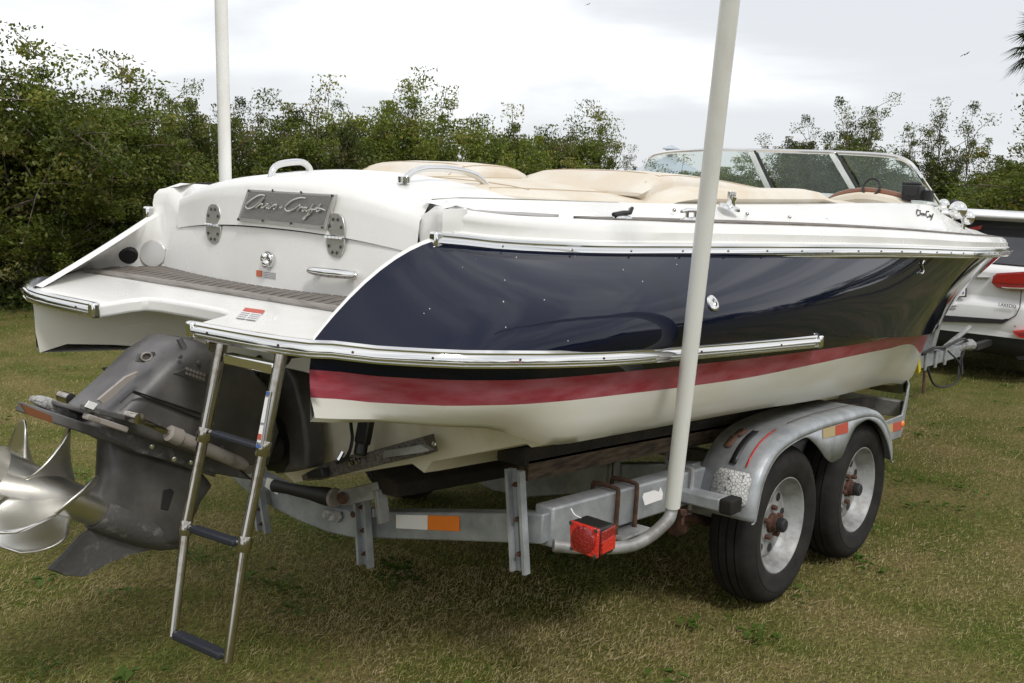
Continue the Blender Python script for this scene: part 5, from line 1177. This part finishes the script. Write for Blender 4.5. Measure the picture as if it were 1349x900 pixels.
def blades(n, r0, r1, h0, h1, w, flat, name, m, pw=1.0, seed=1, tintoff=0):
    q = rng.random(n); r = r0*(r1/r0)**q; az = np.radians(rng.uniform(-6, 78, n)); x = r*np.cos(az); y = CAM[1]+r*np.sin(az)
    tn = .42*vnoise(x, y, .9, 3)+.30*vnoise(x, y, 4.3, 4)+.28*vnoise(x, y, 13, 6)-.07*np.clip((r-6)/5, 0, 1.3)
    sc_ = (r/5)**.55; h = rng.uniform(h0, h1, n)*(.7+.6*vnoise(x, y, 2.3, 8)); ww = w*sc_*rng.uniform(.6, 1.3, n)
    a = rng.uniform(0, 2*pi, n); lean = rng.uniform(flat[0], flat[1], n); la = rng.uniform(0, 2*pi, n); hz = h*np.cos(lean); hx = h*np.sin(lean)
    dx, dy = np.cos(la), np.sin(la); px, py = -dy, dx; V = np.zeros((n, 4, 3)); zb = rng.uniform(-.004, .010, n)
    V[:, 0] = np.stack([x-px*ww, y-py*ww, zb], 1); V[:, 1] = np.stack([x+px*ww, y+py*ww, zb], 1)
    V[:, 2] = np.stack([x+dx*hx*.45+px*ww*.7, y+dy*hx*.45+py*ww*.7, zb+hz*.62], 1); V[:, 3] = np.stack([x+dx*hx, y+dy*hx, zb+hz], 1)
    F = np.arange(n)[:, None]*4; F = np.concatenate([F+[0, 1, 2], F+[0, 2, 3]], 0)
    t = np.repeat(np.clip((tn-.5)*2.6+.5+tintoff, 0, 1), 4); return V.reshape(-1, 3), F, t
gm_ = blade_material('grass_blade', [(.0, (.088, .145, .021)), (.32, (.17, .215, .038)), (.52, (.29, .27, .082)), (.70, (.43, .36, .16)), (.86, (.38, .28, .16)), (1, (.64, .53, .32))], .3)
A = blades(380000, 2.7, 22, .012, .030, .0012, (.25, 1.2), 'g', gm_); B_ = blades(80000, 2.7, 10, .018, .038, .0010, (1.15, 1.5), 'g', gm_, tintoff=.35)
V = np.concatenate([A[0], B_[0]]); F = np.concatenate([A[1], B_[1]+len(A[0])]); t = np.concatenate([A[2], B_[2]])
ga = bpy.data.objects.new('lawn_grass', tri_mesh('lawn_grass', V, F, gm_, t)); COL.objects.link(ga); tag(ga, 'short mown grass with dry straw patches around the trailer', 'grass', kind='stuff')
# weeds: small broad-leaved tufts
lw_m = blade_material('weed_leaf', [(.0, (.09, .17, .025)), (1, (.19, .27, .06))], .3)
V = []; F = []
for k in range(190):
    r = 3.2*(16/3.2)**R.random(); az = radians(R.uniform(0, 74)); cx, cy = r*cos(az), CAM[1]+r*sin(az)
    for j in range(R.randint(6, 16)):
        a = R.uniform(0, 2*pi); ln = R.uniform(.02, .055); w_ = ln*.28; z = R.uniform(.01, .02); d = Vector((cos(a), sin(a), 0)); p = Vector((-d.y, d.x, 0)); o = Vector((cx+R.gauss(0, .05), cy+R.gauss(0, .05), z)); n0 = len(V)
        V += [o, o+d*ln*.5+p*w_+Vector((0, 0, .018)), o+d*ln+Vector((0, 0, .012)), o+d*ln*.5-p*w_+Vector((0, 0, .018))]; F.append((n0, n0+1, n0+2, n0+3))
wd = bpy.data.objects.new('lawn_weeds', tri_mesh('lawn_weeds', np.array([tuple(v) for v in V]), np.array(F), lw_m)); COL.objects.link(wd); tag(wd, 'flat green weed rosettes scattered through the lawn', 'weeds', kind='stuff')
# ---- trees
bark = mat('grey_brown_bark', (.20, .155, .12), .9, col2=(.06, .045, .035), vscale=12, bump=.5)
leaf1 = blade_material('olive_leaf', [(.0, (.038, .058, .009)), (.3, (.085, .118, .016)), (.58, (.14, .172, .025)), (.82, (.21, .22, .04)), (1, (.25, .16, .055))], .38)
leaf2 = blade_material('dull_green_leaf', [(.0, (.036, .052, .011)), (.4, (.078, .103, .020)), (.78, (.135, .152, .034)), (1, (.20, .14, .055))], .35)
def tree_proto(seed, H, Wd, clumps, leaves, lsize, lm, sparse=0., low=.08):
    """branching trunk plus a crown of single leaves gathered on the twig ends; height H, crown radius Wd"""
    rr = random.Random(seed); g = np.random.default_rng(seed); tips = []; wood = []
    nst = rr.randint(3, 5)
    def grow(p, d, ln, r, depth):
        pts = [p]; q = p.copy(); dd = d.copy()
        for k in range(4):
            dd = (dd+Vector((rr.gauss(0, .22), rr.gauss(0, .22), rr.gauss(.05, .15)))).normalized(); q = q+dd*ln/4; pts.append(q.copy())
        wood.append((pts, r)); 
        if depth >= 3 or ln < .25: tips.append(q); return
        if depth >= 1: tips.append(pts[2].lerp(pts[3], rr.random()))
        for k in range(rr.randint(2, 3) + (1 if depth == 0 else 0)):
            s = pts[rr.randint(2, 4)]; nd = (dd+Vector((rr.gauss(0, .75), rr.gauss(0, .75), rr.gauss(.1, .35)))).normalized(); grow(s, nd, ln*rr.uniform(.55, .8), r*.55, depth+1)
    for k in range(nst):
        a = 2*pi*(k+rr.random()*.6)/nst; grow(Vector((.15*cos(a), .15*sin(a), 0)), Vector((cos(a)*rr.uniform(.2, .75), sin(a)*rr.uniform(.2, .75), 1)).normalized(), H*rr.uniform(.36, .5), .055*H/4, 0)
    # fit the skeleton in the wanted size
    mz = max(t.z for t in tips); mr = sorted(sqrt(t.x**2+t.y**2) for t in tips)[int(len(tips)*.85)]; kz = H*.93/mz; kr = Wd*.85/mr
    f = lambda p: Vector((p.x*kr, p.y*kr, p.z*kz))
    tips = [f(t) for t in tips]
    w = MB()
    for pts, r in wood:
        P = [f(p) for p in pts]; n = len(P); w.tube(P, [max(.006, r*(1-.6*i/(n-1))) for i in range(n)], 5, caps=False)
    C = [t for t in tips]; tw = []
    while len(C) < clumps:
        t = rr.choice(tips); c_ = t+Vector((rr.gauss(0, .30), rr.gauss(0, .30), rr.gauss(0, .28))); C.append(c_); tw.append((t, c_))
        if rr.random() < .30*(1-sparse): 
            a = rr.uniform(0, 2*pi); q = Wd*sqrt(rr.random()); C.append(Vector((q*cos(a), q*sin(a), H*rr.uniform(low, .75))))
    for a_, c_ in tw: w.tube([a_, a_.lerp(c_, .5)+Vector((rr.gauss(0, .03), rr.gauss(0, .03), .02)), c_, c_+(c_-a_)*.25], [.010, .008, .006, .003], 4, caps=False)
    wm, _ = w.mesh('trunk', bark, (0, 0, 0), weld=False)
    C = np.array([tuple(c) for c in C]); C[:, 2] = np.clip(C[:, 2], .12, H); pick = g.integers(0, len(C), leaves); rad = g.uniform(.12, .34, len(C))*(H/4)**.5*(1-.3*sparse)
    P = C[pick]+np.clip(g.normal(0, 1, (leaves, 3)), -1.35, 1.35)*rad[pick][:, None]*np.array([1, 1, .8])*.62; P[:, 2] = np.maximum(P[:, 2], .03)
    d = g.normal(0, 1, (leaves, 3)); d[:, 2] -= .15; d /= np.linalg.norm(d, axis=1)[:, None]; up = g.normal(0, .7, (leaves, 3))+np.array([0, 0, .9]); s = np.cross(d, up); s /= np.linalg.norm(s, axis=1)[:, None]+1e-9
    ln = lsize*g.uniform(.6, 1.35, leaves)[:, None]; n3 = np.cross(s, d)
    V = np.stack([P-d*ln*.5, P+s*ln*.24-n3*ln*.05, P+d*ln*.5, P-s*ln*.24-n3*ln*.05], 1).reshape(-1, 3); F = np.arange(leaves)[:, None]*4+np.array([0, 1, 2, 3])
    cl = g.uniform(0, 1, len(C)); t = np.repeat(np.clip(cl[pick]*1.1-.05, 0, 1), 4); cm = tri_mesh('crown', V, F, lm, t); return wm, cm, H
protos = [tree_proto(11, 4.0, 1.9, 230, 34000, .074, leaf1), tree_proto(12, 3.8, 2.1, 240, 34000, .076, leaf1), tree_proto(13, 4.2, 1.7, 200, 30000, .074, leaf2), tree_proto(14, 5.0, 1.6, 130, 14000, .075, leaf2, .7, .3), tree_proto(15, 5.2, 1.5, 110, 11000, .078, leaf2, .85, .35)]
def place(u, topv, r, kind, wk, label, group='wild trees and shrubs along the edge of the lawn', name='shrub_tree', dz=0):
    d = _fw + (u-674.5)/FPX*_r - (topv-450)/FPX*_u; hd = sqrt(d[0]**2+d[1]**2); p = CAM+d*r/hd; return plant(p[0], p[1], max(1.5, p[2]), kind, wk, label, group, name)
def plant(x, y, H, kind, wk, label, group, name='shrub_tree'):
    wm, cm, H0 = protos[kind]; k = H/H0; t = bpy.data.objects.new(name, None); COL.objects.link(t); t.location = (x, y, 0); t.empty_display_size = .1; t.rotation_euler = (0, 0, R.uniform(0, 2*pi)); t.scale = (k*wk, k*wk, k); ORG[t] = Vector((x, y, 0)); tag(t, label, 'tree', group)
    for nm, me in (('trunk', wm), ('crown', cm)): o = bpy.data.objects.new(nm, me); COL.objects.link(o); o.parent = t
    return t
TL_ = [
 (-95, 40, 15.5, 0, 1.15), (-15, 52, 15.0, 1, 1.05), (60, 74, 16.0, 0, 1.1), (118, 118, 16.5, 2, 1.1), (175, 148, 17, 1, 1.15), (205, 112, 19.5, 3, 1.0), (238, 118, 18.5, 3, .9), (268, 112, 19, 2, .9), (322, 125, 19.5, 0, 1.0), (375, 126, 20, 3, 1.0), (398, 132, 20.5, 2, 1.0), (445, 150, 21.5, 1, 1.1),
 (492, 128, 22.5, 3, 1.1), (525, 106, 22.5, 0, .9), (580, 128, 23.5, 1, 1.0), (642, 126, 24.5, 0, 1.0), (700, 148, 26, 2, 1.0), (738, 140, 26.5, 0, .85), (782, 180, 31, 3, .9), (815, 196, 34, 3, .9), (880, 208, 40, 1, 1.3), (955, 206, 40, 0, 1.3), (1012, 200, 40, 1, 1.2), (1058, 172, 40, 2, 1.0), (1100, 160, 40, 2, .9), (1108, 148, 38, 3, 1.0), (1150, 128, 38, 3, .95), (1205, 152, 38, 4, .95), (1262, 134, 38, 3, .95), (1310, 196, 42, 0, 1.4), (1352, 176, 41, 4, 1.0), (1390, 190, 42, 1, 1.3), (1235, 212, 40, 1, 1.4), (1165, 200, 41, 0, 1.4), (1100, 205, 41, 1, 1.4)]
front = [(-60, 230, 14.6, 1, 1.6), (30, 215, 14.8, 0, 1.5), (110, 225, 15.6, 2, 1.6), (190, 222, 16.6, 1, 1.6), (270, 215, 18, 0, 1.6), (350, 210, 18.8, 1, 1.6), (430, 215, 20, 0, 1.6), (510, 205, 21.2, 2, 1.5), (600, 200, 22.5, 1, 1.5), (690, 205, 24, 0, 1.5), (760, 215, 26, 1, 1.5), (1290, 232, 36, 0, 1.7), (1350, 225, 36, 1, 1.7)]
place_words = lambda u: ('behind the left guide post' if 250 < u < 345 else 'at the far left edge' if u < 20 else 'behind the swim platform' if u < 250 else 'beyond the engine hatch' if u < 520 else 'beyond the sun pad' if u < 800 else 'beyond the windscreen' if u < 1230 else 'beyond the white car')
kindw = ['dense olive green', 'broad bushy green', 'dull dark green', 'open crowned thin', 'sparse bare twigged']
seen = {}
ordw = ['', 'second ', 'third ', 'fourth ', 'fifth ', 'sixth ', 'seventh ', 'eighth ']
for i, (u, tv, r, k, wk) in enumerate(TL_):
    key = (kindw[k], place_words(u)); c = seen[key] = seen.get(key, 0)+1
    place(u, tv, r, k, wk, f'{kindw[k]} tree {place_words(u)}'+(f', {ordw[c-1]}from the left' if c > 1 else ''))
seen = {}
for i, (u, tv, r, k, wk) in enumerate(front):
    key = place_words(u); c = seen[key] = seen.get(key, 0)+1
    place(u, tv, r, k, wk, f'low dense shrub at the lawn edge {place_words(u)}'+(f', {ordw[c-1]}from the left' if c > 1 else ''), 'low shrubs in front of the tree line', 'low_shrub')
for i in range(11):
    a = radians(73+i*7.5); r = 15.5+.9*sin(i*1.9)+.12*i; plant(r*cos(a), CAM[1]+r*sin(a), 4.0+.5*sin(i*2.3), (0, 1, 2)[i % 3], 1.2, 'bushy tree farther along the lawn edge beyond the stern', 'trees farther along the lawn edge')
# trees on the camera's own side of the lawn, seen in the gloss of the hull
for i in range(13):
    a = radians(-150+i*14); r = 21+3*sin(i*2.1); plant(6+r*cos(a), CAM[1]+r*sin(a)*.85, 3.6+.5*sin(i*1.7), i % 3, 1.35, 'bushy tree on the near side of the lawn behind the viewer', 'trees behind the viewer')
# leaf litter and low growth along the edge
V = []; n = 26000
uu = rng.uniform(-120, 860, n); rr_ = np.interp(uu, [-120, 60, 300, 600, 860], [14.2, 14.9, 17.8, 21.8, 27])+rng.normal(.3, .55, n); az = np.radians(np.interp(uu, [-120, 0, 450, 900], [68, 63.48, 47.5, 30])); x = rr_*np.cos(az); y = CAM[1]+rr_*np.sin(az); z = np.abs(rng.normal(0, .16, n))+.01
P = np.stack([x, y, z], 1); d = rng.normal(0, 1, (n, 3)); d /= np.linalg.norm(d, axis=1)[:, None]; s = np.cross(d, rng.normal(0, 1, (n, 3))); s /= np.linalg.norm(s, axis=1)[:, None]; ln = rng.uniform(.05, .10, n)[:, None]
V = np.stack([P-d*ln*.5, P+s*ln*.22, P+d*ln*.5, P-s*ln*.22], 1).reshape(-1, 3); F = np.arange(n)[:, None]*4+np.array([0, 1, 2, 3])
ug = bpy.data.objects.new('undergrowth', tri_mesh('undergrowth', V, F, leaf2)); COL.objects.link(ug); tag(ug, 'dark leafy undergrowth where the trees meet the lawn', 'undergrowth', kind='stuff')
# ---- far house with a cupola
def far(u, v, r): d = _fw + (u-674.5)/FPX*_r - (v-450)/FPX*_u; return Vector(CAM+d*r/sqrt(d[0]**2+d[1]**2))
c = far(884, 205, 88); hs = thing('far_house', 'small pale house with a grey metal roof and cupola beyond the windscreen', 'house', (c.x, c.y, 0)); rz = Matrix.Rotation(radians(20), 3, 'Z')
def hp(x, y, z): return Vector((c.x, c.y, 0))+rz @ Vector((x, y, z))
hw = 3.0; ze = far(884, 236, 88).z; zp = c.z
b = MB(); b.rings([[hp(x*hw, y*hw, z) for x, y in ((-1, -1), (1, -1), (1, 1), (-1, 1))] for z in (0, ze)]); wl = b.build('wall', M['siding'], hs)
b = MB(); b.rings([[hp(x*s, y*s, z) for x, y in ((-1, -1), (1, -1), (1, 1), (-1, 1))] for z, s in ((ze-.1, hw+.35), (ze, hw+.35), (zp, .15))]); rf = b.build('roof', M['roof'], hs)
b = MB(); b.rings([[hp(x*s, y*s, z) for x, y in ((-1, -1), (1, -1), (1, 1), (-1, 1))] for z, s in ((zp-.5, .36), (zp+.45, .36))]); cu = b.build('cupola', M['siding'], hs)
b = MB(); b.rings([[hp(x*s, y*s, z) for x, y in ((-1, -1), (1, -1), (1, 1), (-1, 1))] for z, s in ((zp+.45, .60), (zp+.52, .60), (zp+.80, .05))]); b.build('cupola_roof', M['roof'], cu)
for k in (-1, 1): b = MB(); b.box(hp(k*.0-.37, 0, zp+.0), (.03, .35, .45), rz); b.build('louvre', M['stickgrey'], cu)
# ---- fan palm at the right edge
pc = far(1385, 62, 30); palm = thing('fan_palm', 'fan palm whose drooping fronds show at the upper right edge', 'palm tree', (pc.x, pc.y, 0))
b = MB(); b.tube(crv([(pc.x, pc.y, 0), (pc.x+.1, pc.y, pc.z*.5), tuple(pc)], 6), [.20-.007*i for i in range(13)], 12); b.build('trunk', bark, palm)
pm = blade_material('palm_leaf', [(.0, (.022, .035, .012)), (1, (.06, .075, .03))], .15)
for k in range(30):
    a = 2*pi*k*.382; el = radians(75-115*k/29); dr = Vector((cos(a)*cos(el), sin(a)*cos(el), sin(el))); base = pc+dr*.08; ln = R.uniform(.45, .65); hub_ = base+dr*ln; side = dr.cross(Vector((0, 0, 1))).normalized() if abs(dr.z) < .98 else Vector((1, 0, 0)); V = []; F = []
    for j in range(26):
        th = radians(-105+210*j/25); fd_ = (dr*cos(th)+side*sin(th)).normalized(); L_ = R.uniform(.55, .72)*(1-.25*abs(th)/2); p = hub_; w0 = .020; n0 = len(V); up = side.cross(dr).normalized()
        sd_ = fd_.cross(up).normalized(); droop = Vector((0, 0, -.30*L_)); V += [p-sd_*.004, p+fd_*L_*.45-sd_*w0, p+fd_*L_+droop, p+fd_*L_*.45+sd_*w0]; F.append((n0, n0+1, n0+2, n0+3))
    o = bpy.data.objects.new('frond', tri_mesh('frond', np.array([tuple(v-hub_) for v in V]), np.array(F), pm)); COL.objects.link(o); o.parent = palm; o.location = hub_-ORG[palm]; ORG[o] = hub_
    b = MB(); b.tube([base, hub_], .012, 5); b.build('leaf_stalk', bark, o)
# ---- birds
for u, v, s, lab in ((1271, 72, .28, 'dark bird gliding in the grey sky at the upper right'), (774, 6, .16, 'tiny dark bird high up near the top edge of the sky')):
    c = far(u, v, 45); rt_ = Vector(_r); up_v = Vector(_u); t = thing('bird', lab, 'bird', tuple(c), 'birds in flight')
    b = MB(); b.ell(c, s*.20, s*.10, s*.10, 10, 6); b.build('body', M['feather'], t)
    for sg in (-1, 1):
        b = MB(); b.prism([c+rt_*sg*s*.05+up_v*.0, c+rt_*sg*s*.35+up_v*s*(.16*sg+.10), c+rt_*sg*s*.72+up_v*s*(.42*sg+.06), c+rt_*sg*s*.4+up_v*s*(.10*sg)], Vector(_fw)*.02); b.build('wing', M['feather'], t)
S.cycles.max_bounces = 8; S.cycles.transparent_max_bounces = 12
